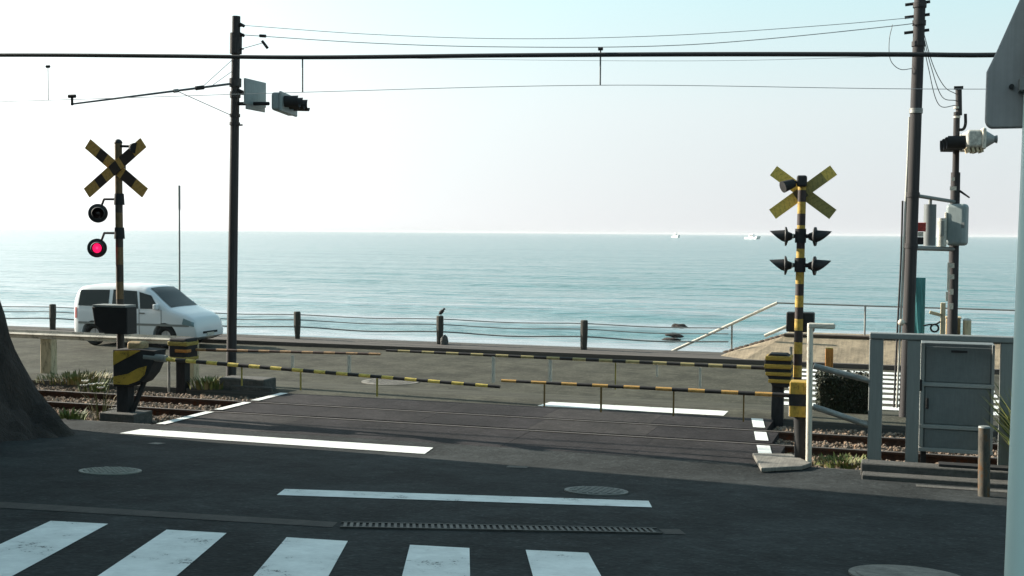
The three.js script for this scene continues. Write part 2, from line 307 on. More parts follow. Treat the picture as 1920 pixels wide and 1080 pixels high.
// ------------------------------------------------------------------ hillside with house on the left (its shade lies over the street)
{
  const prof = [[-9.54, -0.05], [-9.89, 0.03], [-10.09, 0.22], [-10.29, 0.46], [-10.42, 0.66], [-10.59, 0.92], [-10.76, 1.25], [-10.94, 1.6], [-11.24, 2.2], [-11.64, 2.9], [-12.34, 3.4], [-13.14, 3.5], [-40.00, 3.6]];
  const hp = (x) => { if (x >= prof[0][0]) return prof[0][1]; for (let i = 0; i < prof.length - 1; i++) if (x <= prof[i][0] && x >= prof[i + 1][0]) return prof[i][1] + (prof[i + 1][1] - prof[i][1]) * (prof[i][0] - x) / (prof[i][0] - prof[i + 1][0]); return 3.6; };
  const xs = [...steps(-40, -13, 3), ...steps(-12.8, -9.3, 0.07)], ds = [...steps(-22, 8, 1.2), ...steps(8.2, 13.5, 0.08)];
  const end = (x, d) => { const lim = 13.0 + Math.min(0.6, Math.max(0, (-x - 10.6) * 0.3)); return THREE.MathUtils.smoothstep(lim + 0.3 - d, 0, 0.8); };
  const g = sheet(xs, ds, (x, d) => {
    const w = 0.22 * fbm(x * 1.7, d * 1.7, 2) + 0.13 * (Math.abs(fbm(x * 4, d * 4, 8, 3)) * 2 - 0.4), e = end(x, d);
    const h = hp(x + w * 1.3) * e + 0.22 * fbm(x * 3.2, d * 3.2, 6) * Math.min(1, hp(x) * 2) * e;
    return ground(d) * 0.98 - 0.06 + h * Math.max(0.3, 1 - Math.max(0, ground(d)) * 0.2);
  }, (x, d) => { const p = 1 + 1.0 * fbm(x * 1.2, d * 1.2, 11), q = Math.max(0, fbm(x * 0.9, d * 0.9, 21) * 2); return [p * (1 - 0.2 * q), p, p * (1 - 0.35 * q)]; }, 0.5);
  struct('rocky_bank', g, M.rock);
  const h = thing('house', 'two storey plastered house on the bank left of the street', 'house', P(-19, 3.4, 2));
  part(h, 'wall', box(-25, -13.3, 3.0, 9.6, -14, 13.7), M.plaster);
  const roof = part(h, 'roof', (() => { const s = new THREE.Shape([[-25.8, 9.6], [-12.6, 9.6], [-19.1, 12.2]].map(([a, b]) => new THREE.Vector2(a, b))); return new THREE.ExtrudeGeometry(s, { depth: 28.5, bevelEnabled: false }).translate(0, 0, -14.1); })(), M.roofTile);
  for (const y of [4.4, 7.2]) for (const d of [-11, -7, -3, 1, 5, 9]) { const f = part(h, 'window', box(-13.3, -13.24, y, y + 1.3, d, d + 1.7), M.white); part(f, 'pane', box(-13.25, -13.225, y + 0.07, y + 1.23, d + 0.07, d + 1.63), M.houseGlass); }
}
// ------------------------------------------------------------------ road markings and covers
{
  const zx = [[[-5.83, 7.27], [-5.41, 7.36], [-4.60, 5.16], [-5.02, 5.07]], [[-4.92, 7.35], [-4.49, 7.43], [-3.68, 5.23], [-4.11, 5.15]], [[-4.05, 7.48], [-3.62, 7.55], [-2.81, 5.35], [-3.24, 5.28]], [[-3.19, 7.62], [-2.79, 7.70], [-1.98, 5.5], [-2.38, 5.42]], [[-2.43, 7.82], [-2.02, 7.92], [-1.21, 5.72], [-1.62, 5.62]]];
  const names = ['leftmost white zebra stripe in the foreground, cut by the left edge of the picture', 'second white zebra stripe from the left with dark scuffs', 'middle white zebra stripe of the five in the foreground', 'fourth white zebra stripe from the left, nearly straight ahead', 'rightmost white zebra stripe in the foreground'];
  zx.forEach((q, i) => marking('zebra_stripe', names[i], q, 0.005, M.roadPaint, 'road marking', 'zebra stripes in the foreground'));
  marking('stop_line', 'long white stop line in the shaded street before the drain grating', [[-5.13, 9.30], [-2.07, 10.31], [-2.18, 10.70], [-5.26, 9.68]]);
  marking('stop_line', 'long white line at the near left edge of the crossing', [[-9.55, 13.24], [-5.36, 13.24], [-5.42, 13.66], [-9.5, 13.62]], 0.006);
  marking('stop_line', 'white line on the far side of the crossing under the barrier', [[-5.28, 17.54], [-2.5, 17.54], [-2.5, 18.02], [-5.22, 18.02]], 0.006);
  const edgeX = (d) => -2.06 + (17.2 - d) * 0.152;
  for (const [a, b, w] of [[14.05, RA - 0.1, 'street'], [RA + 0.12, RB - 0.12, 'middle'], [RB + 0.1, 17.46, 'sea']]) {
    const where = { street: 'before the first rail', middle: 'between the rails', sea: 'beyond the second rail' }[w];
    marking('edge_line', `narrow white line along the left edge of the crossing ${where}`, [[-9.56, a], [-9.42, a], [-9.42, b], [-9.56, b]], 0.009);
    marking('edge_line', `short white block along the right edge of the crossing ${where}`, [[edgeX(a + 0.1), a + 0.1], [edgeX(a + 0.1) + 0.16, a + 0.1], [edgeX(b - 0.05) + 0.16, b - 0.05], [edgeX(b - 0.05), b - 0.05]], 0.009);
  }
  const ORD = ['first', 'second', 'third', 'fourth', 'fifth', 'sixth', 'seventh', 'eighth', 'ninth', 'tenth', 'eleventh'];
  for (let i = 0; i < 9; i++) { const d = 23.4 + i * 0.86; if (d > 30.2) break; marking('crosswalk_stripe', `${ORD[i]} crosswalk stripe on the coast road counted from the track`, [[-2.4, d], [1.7, d], [1.7, d + 0.44], [-2.4, d + 0.44]], 0.006, M.roadPaint, 'road marking', 'crosswalk stripes on the coast road'); }
  struct('gutter', laid([[-9.5, 7.1], [-3.97, 8.02], [-4.04, 8.25], [-9.6, 7.4]], 0.004), M.gutter);
  struct('gutter', laid([[-1.70, 8.97], [-1.55, 9.03], [-1.64, 9.24], [-1.79, 9.18]], 0.004), M.gutter);
  marking('repair_patch', 'tiny pale patch in the asphalt below the left end of the crossing line', [[-8.55, 12.38], [-8.4, 12.38], [-8.4, 12.55], [-8.55, 12.55]], 0.005, M.concrete, 'patch');
  marking('repair_patch', 'small faint patch in the asphalt between crossing and stop line', [[-4.12, 12.5], [-3.9, 12.55], [-3.92, 12.72], [-4.14, 12.68]], 0.005, M.concreteDark, 'patch');
}
function manhole(label, x, d, r, m = M.iron, plain = false) {
  const t = thing('manhole_cover', label, 'manhole', P(x, ground(d), d));
  const tilt = d < D0 ? Math.atan(SL) : d > 18.3 && d < 23.3 ? Math.atan(0.12) : 0;
  const lay = (g) => g.rotateX(-tilt).translate(x, ground(d), -d);
  part(t, 'ring', lay(new THREE.CylinderGeometry(r, r, 0.012, 40).translate(0, 0.005, 0)), m);
  part(t, 'lid', lay(new THREE.CylinderGeometry(r * 0.87, r * 0.88, 0.016, 40).translate(0, 0.007, 0)), m);
  if (plain) return;
  const bumps = []; for (let i = -4; i <= 4; i++) for (let j = -4; j <= 4; j++) if (Math.hypot(i, j) < 4.4) bumps.push(new THREE.BoxGeometry(r * 0.12, 0.006, r * 0.12).translate(i * r * 0.185, 0.0175, j * r * 0.185));
  part(t, 'tread', lay(merge(bumps)), m).userData.kind = 'stuff';
}
mat('manholePale', lin(0.26, 0.275, 0.25), 0.7, { map: grimeMap });
manhole('round manhole cover in the shaded asphalt at the left', -7.27, 9.93, 0.29, M.manholePale);
manhole('round manhole cover just above the right end of the stop line', -2.76, 11.1, 0.30, M.iron);
manhole('round pale concrete cover cut by the bottom edge of the picture', 0.02, 8.1, 0.36, M.concrete, true);
manhole('large pale manhole cover in the sunlit coast road', -10.5, 23.98, 0.62, M.concrete);
{ // trench drain with a bar grating
  const a = new THREE.Vector2(-3.95, 8.12), b = new THREE.Vector2(-1.76, 9.06), u = b.clone().sub(a), L = u.length(); u.normalize(); const n = new THREE.Vector2(-u.y, u.x);
  const at = (s, w) => [a.x + u.x * s + n.x * w, a.y + u.y * s + n.y * w];
  const t = thing('drain_grating', 'long steel drain grating set in the asphalt below the stop line', 'grating', P(a.x, ground(a.y), a.y));
  part(t, 'channel', laid([at(0, -0.1), at(L, -0.1), at(L, 0.1), at(0, 0.1)], 0.004), M.trenchDark);  // flat dark sheet on the asphalt; its colour stands in for trench shade
  const bar = (s0, s1, w0, w1, y0, y1) => { const c = [at(s0, w0), at(s1, w0), at(s1, w1), at(s0, w1)], p = [], q = []; for (const y of [y0, y1]) for (const [x, d] of c) p.push(x, ground(d) + y, -d);
    const g = new THREE.BufferGeometry(); g.setAttribute('position', new THREE.Float32BufferAttribute(p, 3)); g.setAttribute('uv', new THREE.Float32BufferAttribute(c.concat(c).flat(), 2)); g.setIndex([4, 5, 6, 4, 6, 7, 0, 1, 5, 0, 5, 4, 1, 2, 6, 1, 6, 5, 2, 3, 7, 2, 7, 6, 3, 0, 4, 3, 4, 7]); const h = g.toNonIndexed(); h.computeVertexNormals(); return h; };
  part(t, 'frame_rail', bar(0, L, -0.115, -0.095, 0, 0.015), M.grate); part(t, 'frame_rail', bar(0, L, 0.095, 0.115, 0, 0.015), M.grate);
  for (let s = 0.02; s < L - 0.04; s += 0.046) part(t, 'bar', bar(s, s + 0.024, -0.095, 0.095, 0.005, 0.013), M.grate);
}
// ------------------------------------------------------------------ level crossing equipment
function strips(t, list, d, cols) { for (const [x, y0, y1, w, c] of list) part(t, 'hanging_strip', box(x - w / 2, x + w / 2, y1, y0, d - 0.012, d + 0.012), cols[c]); }
{ // barrier, near left
  const t = thing('crossing_barrier', 'lowered barrier on the street side with fan shaped striped housing at the left', 'crossing barrier', P(-10.5, 0, 14.5), 'lowered barriers of the crossing');
  part(t, 'post', box(-10.450, -10.270, 0.06, 0.46, 14.42, 14.58, 0.01), M.blackMatt);
  part(t, 'base', box(-10.630, -10.070, -0.11, 0.07, 14.28, 14.72, 0.015), M.concreteDark);
  part(t, 'brace', rod(P(-10.050, 0.5, 14.5), P(-10.250, 0.07, 14.5), 0.035), M.blackMatt);
  const H = part(t, 'housing', plate([[-10.450, 0.44], [-10.190, 0.45], [-10.010, 0.52], [-9.900, 0.64], [-9.820, 0.8], [-9.800, 0.94], [-10.070, 0.955], [-10.450, 0.93]], 14.36, 14.64, 0.012), M.blackMatt);
  part(H, 'stripe', plate([[-10.445, 0.73], [-10.010, 0.945], [-10.420, 0.925], [-10.445, 0.9]], 14.345, 14.372), M.yellow);
  part(H, 'stripe', plate([[-10.445, 0.465], [-10.210, 0.468], [-10.040, 0.53], [-9.950, 0.615], [-9.910, 0.74], [-10.050, 0.7], [-10.210, 0.62], [-10.445, 0.57]], 14.345, 14.372), M.yellow);
  part(H, 'motor_cover', new RoundedBoxGeometry(0.24, 0.12, 0.2, 3, 0.04).translate(-10.150, 1.0, -14.5), M.tan);
  part(t, 'arm_mount', rod(P(-9.970, 0.86, 14.4), P(-9.630, 0.845, 14.4), 0.05), M.steelGrey);
  part(t, 'arm', stripedRod(P(-9.650, 0.835, 14.42), P(-4.86, 0.668, 14.5), 0.028, 0.02, 0.16, YELP, BLK), M.striped);
  strips(t, [[-7.62, 0.75, 0.5, 0.014, 0], [-6.52, 0.71, 0.47, 0.018, 0], [-8.5, 0.79, 0.52, 0.014, 0]], 14.46, [M.yellowDull]);
}
{ // barrier, near right
  const t = thing('crossing_barrier', 'lowered barrier on the street side with plain yellow box housing at the right', 'crossing barrier', P(-1.17, 0, 14.35), 'lowered barriers of the crossing');
  part(t, 'post', rod(P(-1.15, -0.02, 14.35), P(-1.17, 0.55, 14.35), 0.075, 0.075, 16), M.blackMatt);
  const h = part(t, 'housing', box(-1.285, -1.085, 0.52, 0.925, 14.23, 14.47, 0.015), M.yellow);
  part(h, 'black_band', box(-1.29, -1.08, 0.65, 0.785, 14.225, 14.475), M.blackMatt);
  part(t, 'arm', stripedRod(P(-1.3, 0.742, 14.42), P(-4.84, 0.748, 14.5), 0.026, 0.018, 0.2, BLK, YELD), M.striped);
  strips(t, [[-4.27, 0.73, 0.45, 0.016, 0], [-3.55, 0.73, 0.42, 0.020, 0], [-2.66, 0.73, 0.42, 0.018, 0], [-1.83, 0.73, 0.40, 0.016, 0]], 14.47, [(mat('stripBrown', lin(0.17, 0.10, 0.03), 0.8))]);
}
{ // barrier, far left
  const t = thing('crossing_barrier', 'lowered barrier on the sea side with short striped housing beside the guard rail', 'crossing barrier', P(-11.38, 0, 17.5), 'lowered barriers of the crossing');
  part(t, 'post', box(-11.47, -11.30, -0.12, 0.47, 17.42, 17.58, 0.01), M.blackMatt);
  const h = part(t, 'housing', box(-11.56, -11.20, 0.45, 0.83, 17.32, 17.68, 0.05), M.blackMatt);
  part(h, 'stripe', box(-11.563, -11.197, 0.47, 0.53, 17.315, 17.685, 0.02), M.yellowDull); part(h, 'stripe', box(-11.563, -11.197, 0.70, 0.78, 17.315, 17.685, 0.02), M.yellowDull);
  part(h, 'stripe', box(-11.42, -11.192, 0.60, 0.65, 17.31, 17.45, 0.01), M.orange);
  part(t, 'arm', stripedRod(P(-11.2, 0.63, 17.6), P(-7.88, 0.678, 17.6), 0.024, 0.02, 0.19, lin(0.44, 0.27, 0.14), lin(0.075, 0.04, 0.03)), M.striped);
  strips(t, [[-9.42, 0.6, 0.35, 0.045, 0], [-8.42, 0.64, 0.33, 0.05, 0]], 17.6, [M.white]);
  part(t, 'support_leg', rod(P(-11.62, -0.08, 17.45), P(-11.62, 0.5, 17.45), 0.022), M.galv);
}
{ // barrier, far right
  const t = thing('crossing_barrier', 'lowered barrier on the sea side with rounded striped housing beside the right crossing signal', 'crossing barrier', P(-1.73, 0, 17.5), 'lowered barriers of the crossing');
  part(t, 'post', box(-1.82, -1.66, -0.12, 0.52, 17.42, 17.58, 0.01), M.blackMatt);
  const h = part(t, 'housing', plate([[-1.86, 0.62], [-1.8, 0.5], [-1.6, 0.48], [-1.57, 0.6], [-1.57, 0.88], [-1.63, 0.92], [-1.84, 0.92], [-1.9, 0.86], [-1.9, 0.7]], 17.36, 17.64, 0.015), M.blackMatt);
  for (const [y0, y1, x0] of [[0.845, 0.905, -1.905], [0.73, 0.79, -1.92], [0.63, 0.68, -1.9], [0.53, 0.58, -1.86]]) part(h, 'stripe', box(x0, -1.55, y0, y1, 17.335, 17.665, 0.012), M.yellow);
  part(t, 'arm', stripedRod(P(-1.92, 0.712, 17.55), P(-7.78, 0.742, 17.6), 0.028, 0.02, 0.2, BLK, lin(0.42, 0.36, 0.17)), M.striped);
  strips(t, [[-6.0, 0.72, 0.32, 0.048, 0], [-5.1, 0.72, 0.36, 0.048, 0], [-4.1, 0.70, 0.30, 0.016, 1], [-3.48, 0.69, 0.52, 0.02, 0], [-2.85, 0.68, 0.34, 0.036, 0]], 17.58, [M.white, M.yellowDull]);
}
function crossbuck(t, cx, cy, d, half, ang, w, sets, thick) {   // two crossed boards, each painted in bands along its length
  [[ang, sets[0], 0], [Math.PI - ang, sets[1], 0.03]].forEach(([a, bands, off]) => {
    const n = bands.length, gs = [];
    for (let i = 0; i < n; i++) gs.push(colour(new THREE.BoxGeometry(2 * half / n, w, thick).toNonIndexed().translate(-half + (i + 0.5) * 2 * half / n, 0, 0), bands[i]));
    part(t, 'crossbuck_board', merge(gs).rotateZ(a).translate(cx, cy, -(d + off)), M.striped);
  });
}
function roundLamp(t, x, y, d, r, aim, lens, armFrom) {        // aim: unit vector in x,d the lamp faces
  const yaw = Math.atan2(aim[0], -aim[1]); const put = (g) => g.rotateY(yaw).translate(x, y, -d);
  const b = part(t, 'lamp', put(new THREE.LatheGeometry([[0, -0.09], [0.045, -0.09], [r * 0.5, -0.035], [r, -0.012], [r, 0.012], [r * 0.62, 0.014], [0, 0.014]].map(([a, c]) => new THREE.Vector2(Math.max(a, 0.0001), c)), 36).rotateX(Math.PI / 2)), M.black);
  part(b, 'lens', put(new THREE.SphereGeometry(r * 0.9, 24, 12, 0, Math.PI * 2, 0, 0.62).rotateX(Math.PI / 2).translate(0, 0, -r * 0.9 * 0.814 + 0.018)), lens);
  const hood = (() => { const pp = [], ii = [], n = 28, R = r * 0.68; for (let i = 0; i <= n; i++) { const a = (i / n - 0.5) * Math.PI * 1.7, len = 0.02 + 0.20 * Math.pow(0.5 + 0.5 * Math.cos(a), 0.8); pp.push(Math.sin(a) * R, Math.cos(a) * R, 0.008, Math.sin(a) * R * 0.9, Math.cos(a) * R * 0.85, 0.008 + len); } for (let i = 0; i < n; i++) ii.push(2 * i, 2 * i + 1, 2 * i + 2, 2 * i + 2, 2 * i + 1, 2 * i + 3); const g = new THREE.BufferGeometry(); g.setAttribute('position', new THREE.Float32BufferAttribute(pp, 3)); g.setIndex(ii); g.computeVertexNormals(); return g; })();
  part(b, 'hood', put(hood), M.blackHood);
  return b;
}
M.blackHood = new THREE.MeshStandardMaterial({ color: lin(0.012, 0.012, 0.013), roughness: 0.7, side: THREE.DoubleSide });
{ // left crossing signal
  const x = -10.67, d = 14.85, t = thing('crossing_signal', 'left crossing signal with weathered crossbuck and one lit red lamp', 'crossing signal', P(x, 0, d), 'crossing signals');
  part(t, 'pole', stripedRod(P(x - 0.01, -0.1, d), P(x - 0.03, 3.82, d), 0.055, 0.052, 0.24, lin(0.05, 0.038, 0.03), lin(0.17, 0.11, 0.05), 16), M.striped);
  part(t, 'cap', new THREE.SphereGeometry(0.06, 16, 8, 0, Math.PI * 2, 0, Math.PI / 2).translate(x - 0.03, 3.82, -d), M.black);
  const Y = YELD, K = lin(0.045, 0.026, 0.02);
  crossbuck(t, -10.68, 3.465, 14.74, 0.585, 0.64, 0.155, [[Y, Y, Y, K, K, Y, Y, K, K, Y, K, K, K, Y, Y, Y], [Y, Y, Y, K, K, K, Y, K, K, Y, Y, K, K, Y, Y, Y]], 0.02);
  part(t, 'clamp', box(-10.76, -10.62, 3.4, 3.52, 14.77, 14.92, 0.01), M.black);
  const sp = part(t, 'loudspeaker', rod(P(-10.46, 3.77, 14.82), P(-10.33, 3.74, 14.72), 0.04, 0.075, 16), M.blackMatt); part(sp, 'bracket', rod(P(-10.7, 3.78, d), P(-10.46, 3.77, 14.82), 0.018), M.blackMatt);
  for (const [ly, lx, lens, by] of [[2.83, -11.01, M.lampDark, 3.03], [2.335, -11.03, M.lampRed, 2.55]]) {
    const b = roundLamp(t, lx, ly, 14.8, 0.135, [Math.sin(0.62) * 1, -Math.cos(0.62)], lens === M.lampRed ? M.lampDark : lens);
    if (lens === M.lampRed) {
      const yaw = Math.atan2(Math.sin(0.62), Math.cos(0.62));
      const c = part(b, 'lit_bulb', new THREE.SphereGeometry(0.066, 24, 12).scale(0.95, 1.05, 0.35).translate(0, 0, 0.055).rotateY(yaw).translate(lx, ly, -14.8), M.lampRed, 'glowing red lamp');
      const L = new THREE.PointLight(lin(1, 0.05, 0.15), 0.03, 4); L.position.set(lx + 0.09 - b.parent.position.x, ly - b.parent.position.y, -14.8 + 0.13 - b.parent.position.z); L.castShadow = true; b.parent.add(L);
    }
    part(t, 'lamp_arm', merge([rod(P(x, by, d), P(-10.93, by, 14.83), 0.016), rod(P(-10.93, by, 14.83), P(-10.98, by - 0.11, 14.83), 0.016)]), M.black);
    part(t, 'arm_collar', rod(P(x - 0.02, by - 0.08, d), P(x - 0.02, by + 0.08, d), 0.075, 0.065, 16), M.blackMatt);
  }
  const cb = part(t, 'control_box', plate([[-10.93, 1.50], [-10.37, 1.50], [-10.37, 1.15], [-10.73, 1.15], [-10.89, 1.27]], 14.55, 14.78, 0.012), M.black);
  part(cb, 'lid', box(-10.92, -10.38, 1.513, 1.545, 14.54, 14.79, 0.006), M.steelGrey);
  part(t, 'base', box(-10.85, -10.51, -0.11, 0.05, 14.74, 15.0, 0.012), M.concreteDark);
}
{ // right crossing signal
  const x = -1.5, d = 17.9, t = thing('crossing_signal', 'right crossing signal with bright yellow crossbuck and four side facing lamps', 'crossing signal', P(x, -0.05, d), 'crossing signals');
  part(t, 'pole', stripedRod(P(x - 0.012, -0.1, d), P(x + 0.01, 3.4, d), 0.062, 0.058, 0.163, YEL, lin(0.035, 0.02, 0.02), 18), M.striped);
  const Y = YELP, K = lin(0.07, 0.065, 0.03), O = lin(0.30, 0.265, 0.085);
  crossbuck(t, -1.487, 3.205, 17.99, 0.525, 0.64, 0.165, [[Y, Y, Y, Y, Y, K, K, O, O, O, O, Y, Y], [O, O, O, O, O, O, K, Y, Y, Y, Y, Y, Y].map((c) => c)], 0.02);
  part(t, 'top_unit', box(-1.56, -1.42, 3.28, 3.44, 17.78, 17.9, 0.03), M.black);
  const sp = part(t, 'loudspeaker', rod(P(-1.60, 3.33, 17.8), P(-1.74, 3.27, 17.7), 0.06, 0.085, 16), M.blackMatt); part(sp, 'bracket', rod(P(-1.5, 3.35, 17.88), P(-1.62, 3.34, 17.8), 0.02), M.blackMatt);
  for (const y of [2.575, 2.16]) {
    for (const s of [-1, 1]) roundLamp(t, x + s * 0.205, y, d - 0.02, 0.135, [s * 0.995, -0.1], M.lampDark);
    part(t, 'lamp_arm', merge([rod(P(x - 0.2, y + 0.005, d), P(x + 0.2, y + 0.005, d), 0.03), rod(P(x, y - 0.09, d), P(x, y + 0.11, d), 0.078, 0.078, 16)]), M.blackMatt);
    part(t, 'white_band', rod(P(x - 0.115, y + 0.005, d), P(x - 0.095, y + 0.005, d), 0.036), M.white);
  }
  part(t, 'control_box', box(-1.69, -1.30, 1.2, 1.485, 17.99, 18.2, 0.02), M.black);
  part(t, 'cable_duct', rod(P(-1.60, -0.05, 17.85), P(-1.60, 1.0, 17.85), 0.02), M.galv);
}
// ------------------------------------------------------------------ poles, wires, traffic signals
{ // left utility pole
  const b = P(-10.906, -0.1, 18.2), tp = P(-10.785, 6.17, 18.2);
  const t = thing('utility_pole', 'dark utility pole left of the crossing carrying a bracket arm', 'utility pole', b.clone(), 'utility poles');
  const at = (y) => b.clone().lerp(tp, (y - b.y) / (tp.y - b.y));
  part(t, 'pole', rod(b, tp, 0.085, 0.068, 20), M.poleDark);
  for (const y of [6.0, 5.86, 5.62, 4.36]) part(t, 'step_bolt', rod(at(y), at(y).add(P(0.16, 0, -0.03)), 0.014), M.blackMatt);
  for (const [y, h, r] of [[5.55, 0.34, 0.1], [5.0, 0.14, 0.1], [4.82, 0.1, 0.09], [4.5, 0.05, 0.088], [4.36, 0.05, 0.088]]) part(t, 'pole_band', rod(at(y), at(y + h), r, r, 18), M.poleDark);
  part(t, 'insulator', rod(at(6.04).add(P(0.07, 0, 0)), at(6.0).add(P(0.15, 0, 0)), 0.026), M.blackMatt); part(t, 'insulator', rod(at(5.88).add(P(0.07, 0, 0)), at(5.84).add(P(0.15, 0, 0)), 0.026), M.blackMatt);
  const e = P(-12.36, 4.53, 16.0), s = at(5.06);
  const arm = part(t, 'bracket_arm', rod(s, e, 0.02, 0.014), M.wire);
  const mid = s.clone().lerp(e, 0.22), mid2 = s.clone().lerp(e, 0.38);
  part(arm, 'insulator', rod(mid.clone().lerp(s, 0.06), mid.clone().lerp(e, 0.05), 0.035, 0.035), M.blackMatt);
  part(arm, 'insulator', rod(mid2.clone().lerp(s, 0.03), mid2.clone().lerp(e, 0.03), 0.03, 0.03), M.steelGrey);
  part(arm, 'end_clamp', merge([rod(e.clone().add(P(0, -0.02, 0)), e.clone().add(P(0, 0.13, 0)), 0.02), rod(e.clone().add(P(-0.06, 0.12, 0)), e.clone().add(P(0.06, 0.12, 0)), 0.028)]), M.blackMatt);
  part(t, 'stay_wire', rod(at(5.5), mid, 0.005, 0.005, 6), M.wire); part(t, 'stay_wire', rod(at(5.3), s.clone().lerp(e, 0.16), 0.005, 0.005, 6), M.wire); part(t, 'stay_wire', rod(at(4.5), mid2, 0.006, 0.006, 6), M.wire);
  const c = thing('concrete_block', 'low grey concrete block at the foot of the left pole', 'block', P(-10.3, -0.05, 17.6)); part(c, 'block', box(-10.75, -9.9, -0.12, 0.19, 17.55, 17.95, 0.03), M.concreteDark); part(c, 'ledge', box(-10.5, -9.75, -0.12, 0.08, 17.5, 17.57, 0.02), M.concreteDark);
}
{ // right utility pole and the thinner pole behind it
  const b = P(-0.032, -0.2, 18.6), tp = P(0.055, 6.6, 18.6), at = (y) => b.clone().lerp(tp, (y - b.y) / (tp.y - b.y));
  const t = thing('utility_pole', 'tall dark utility pole at the right running out of the top of the picture', 'utility pole', b.clone(), 'utility poles');
  part(t, 'pole', rod(b, tp, 0.088, 0.078, 20), M.poleDark);
  part(t, 'cable_pipe', tube([at(0.1).add(P(-0.12, 0, -0.02)), at(1.3).add(P(-0.11, 0, 0)), at(2.2).add(P(-0.1, 0, 0)), at(2.9).add(P(-0.1, 0, 0)), at(3.5).add(P(-0.09, 0, 0)), at(4.3).add(P(-0.085, 0, 0))], 0.016, 30, 8), M.signalWhite);
  part(t, 'cable_pipe', tube([at(0.1).add(P(-0.16, 0, 0)), at(1.2).add(P(-0.15, 0, 0)), at(2.2).add(P(-0.135, 0, 0)), at(3.1).add(P(-0.14, 0, 0))], 0.014, 30, 8), M.poleDark);
  for (const y of [5.85, 5.6, 5.3, 4.35, 3.15, 2.42]) part(t, 'pole_band', rod(at(y), at(y + 0.07), 0.095, 0.095, 18), y === 4.35 ? M.galv : M.poleDark);
  for (const y of [5.9, 5.72, 5.5]) part(t, 'insulator', rod(at(y).add(P(-0.2, 0, 0)), at(y).add(P(0.14, 0.03, 0)), 0.022), M.blackMatt);
  const rf = part(t, 'reflector_stem', rod(P(-0.03, 1.33, 18.55), P(-0.10, 1.35, 18.5), 0.012), M.steelGrey); part(rf, 'reflector', new THREE.SphereGeometry(0.048, 18, 12).translate(-0.11, 1.35, -18.48), M.white, 'small white ball reflector');
  const b2 = P(0.62, -0.35, 19.6), t2 = P(0.606, 4.82, 19.6);
  const u = thing('signal_pole', 'thinner pole with peeling notices behind the right utility pole', 'signal pole', b2.clone());
  part(u, 'pole', rod(b2, P(0.612, 3.55, 19.6), 0.082, 0.068, 18), M.poleDark);
  part(u, 'upper_pole', merge([rod(P(0.612, 3.5, 19.6), P(0.608, 4.45, 19.6), 0.05, 0.046, 14), rod(P(0.64, 4.4, 19.6), P(0.625, 4.82, 19.6), 0.046, 0.046, 14)]), M.poleDark);
  part(u, 'pole_cap', box(0.56, 0.69, 4.79, 4.83, 19.54, 19.66), M.blackMatt);
  part(u, 'hook_bracket', tube([P(0.73, 4.42, 19.58), P(0.73, 4.25, 19.58), P(0.70, 4.19, 19.58), P(0.60, 4.19, 19.58)], 0.022, 24, 8), M.blackMatt);
  for (const [y, h] of [[4.5, 0.03], [4.36, 0.03]]) part(u, 'white_band', rod(P(0.61, y, 19.6), P(0.61, y + h, 19.6), 0.053, 0.053, 14), M.white);
  for (const y of [1.5, 1.72, 1.95, 2.12, 3.28, 3.42]) part(u, 'paper_scrap', box(0.545 + rr(-0.02, 0.02), 0.60 + rr(0, 0.03), y, y + rr(0.05, 0.09), 19.515, 19.525), M.white);
  part(u, 'notice', box(0.525, 0.56, 1.78, 2.2, 19.5, 19.515), M.white); part(u, 'marker_tag', box(0.51, 0.545, 1.62, 1.76, 19.48, 19.5), M.white);
  part(u, 'side_prong', rod(P(0.68, 3.27, 19.58), P(0.81, 3.17, 19.5), 0.018, 0.012), M.blackMatt);
  // rack between the two poles
  const r = thing('equipment_rack', 'two steel cross bars between the right poles holding electrical boxes', 'rack', P(0.3, 2.4, 19.1));
  part(r, 'cross_bar', rod(P(0.02, 3.18, 18.6), P(0.6, 3.11, 19.55), 0.028), M.steelGrey); part(r, 'cross_bar', rod(P(0.02, 2.42, 18.6), P(0.6, 2.40, 19.55), 0.034), M.steelGrey);
  const k1 = part(r, 'dark_cylinder', rod(P(0.255, 2.45, 19.1), P(0.255, 3.06, 19.1), 0.088, 0.088, 24), M.cabinetGrey, 'dark grey cylinder hanging from the upper bar'); part(k1, 'hanger', rod(P(0.255, 3.05, 19.1), P(0.255, 3.15, 19.1), 0.025), M.steelGrey);
  const k2 = part(r, 'white_canister', rod(P(0.43, 2.44, 19.3), P(0.43, 2.86, 19.3), 0.068, 0.068, 20), M.signalWhite, 'white canister on the lower bar'); part(k2, 'grey_insert', rod(P(0.425, 2.6, 19.23), P(0.425, 2.82, 19.23), 0.034), M.steelGrey);
  part(r, 'red_tag', box(0.08, 0.20, 2.66, 2.79, 18.82, 18.86, 0.01), M.red, 'red and white tag beside the pole'); part(r, 'white_tag', box(0.09, 0.165, 2.585, 2.655, 18.82, 18.85), M.white); part(r, 'junction_box', box(0.08, 0.17, 2.47, 2.58, 18.78, 18.88, 0.01), M.black);
  const g = thing('meter_box', 'pale grey rounded electrical box on the thinner right pole', 'electrical box', P(0.65, 2.46, 19.4)); 
  part(g, 'casing', new RoundedBoxGeometry(0.30, 0.62, 0.2, 4, 0.06).rotateY(-0.35).translate(0.645, 2.765, -19.42), M.signalGrey); part(g, 'hinge_strip', new RoundedBoxGeometry(0.03, 0.4, 0.1, 2, 0.01).rotateY(-0.35).translate(0.495, 2.75, -19.40), M.white); part(g, 'label_plate', new THREE.BoxGeometry(0.09, 0.08, 0.012).rotateY(-0.35).translate(0.70, 2.76, -19.30), M.cabinetGrey);
}
function wire(name, label, pts, r, m, group, n = 60) { const t = thing(name, label, name.includes('cable') ? 'cable' : 'wire', pts[0].clone(), group); part(t, 'strand', tube(pts, r, n, 6), m); return t; }
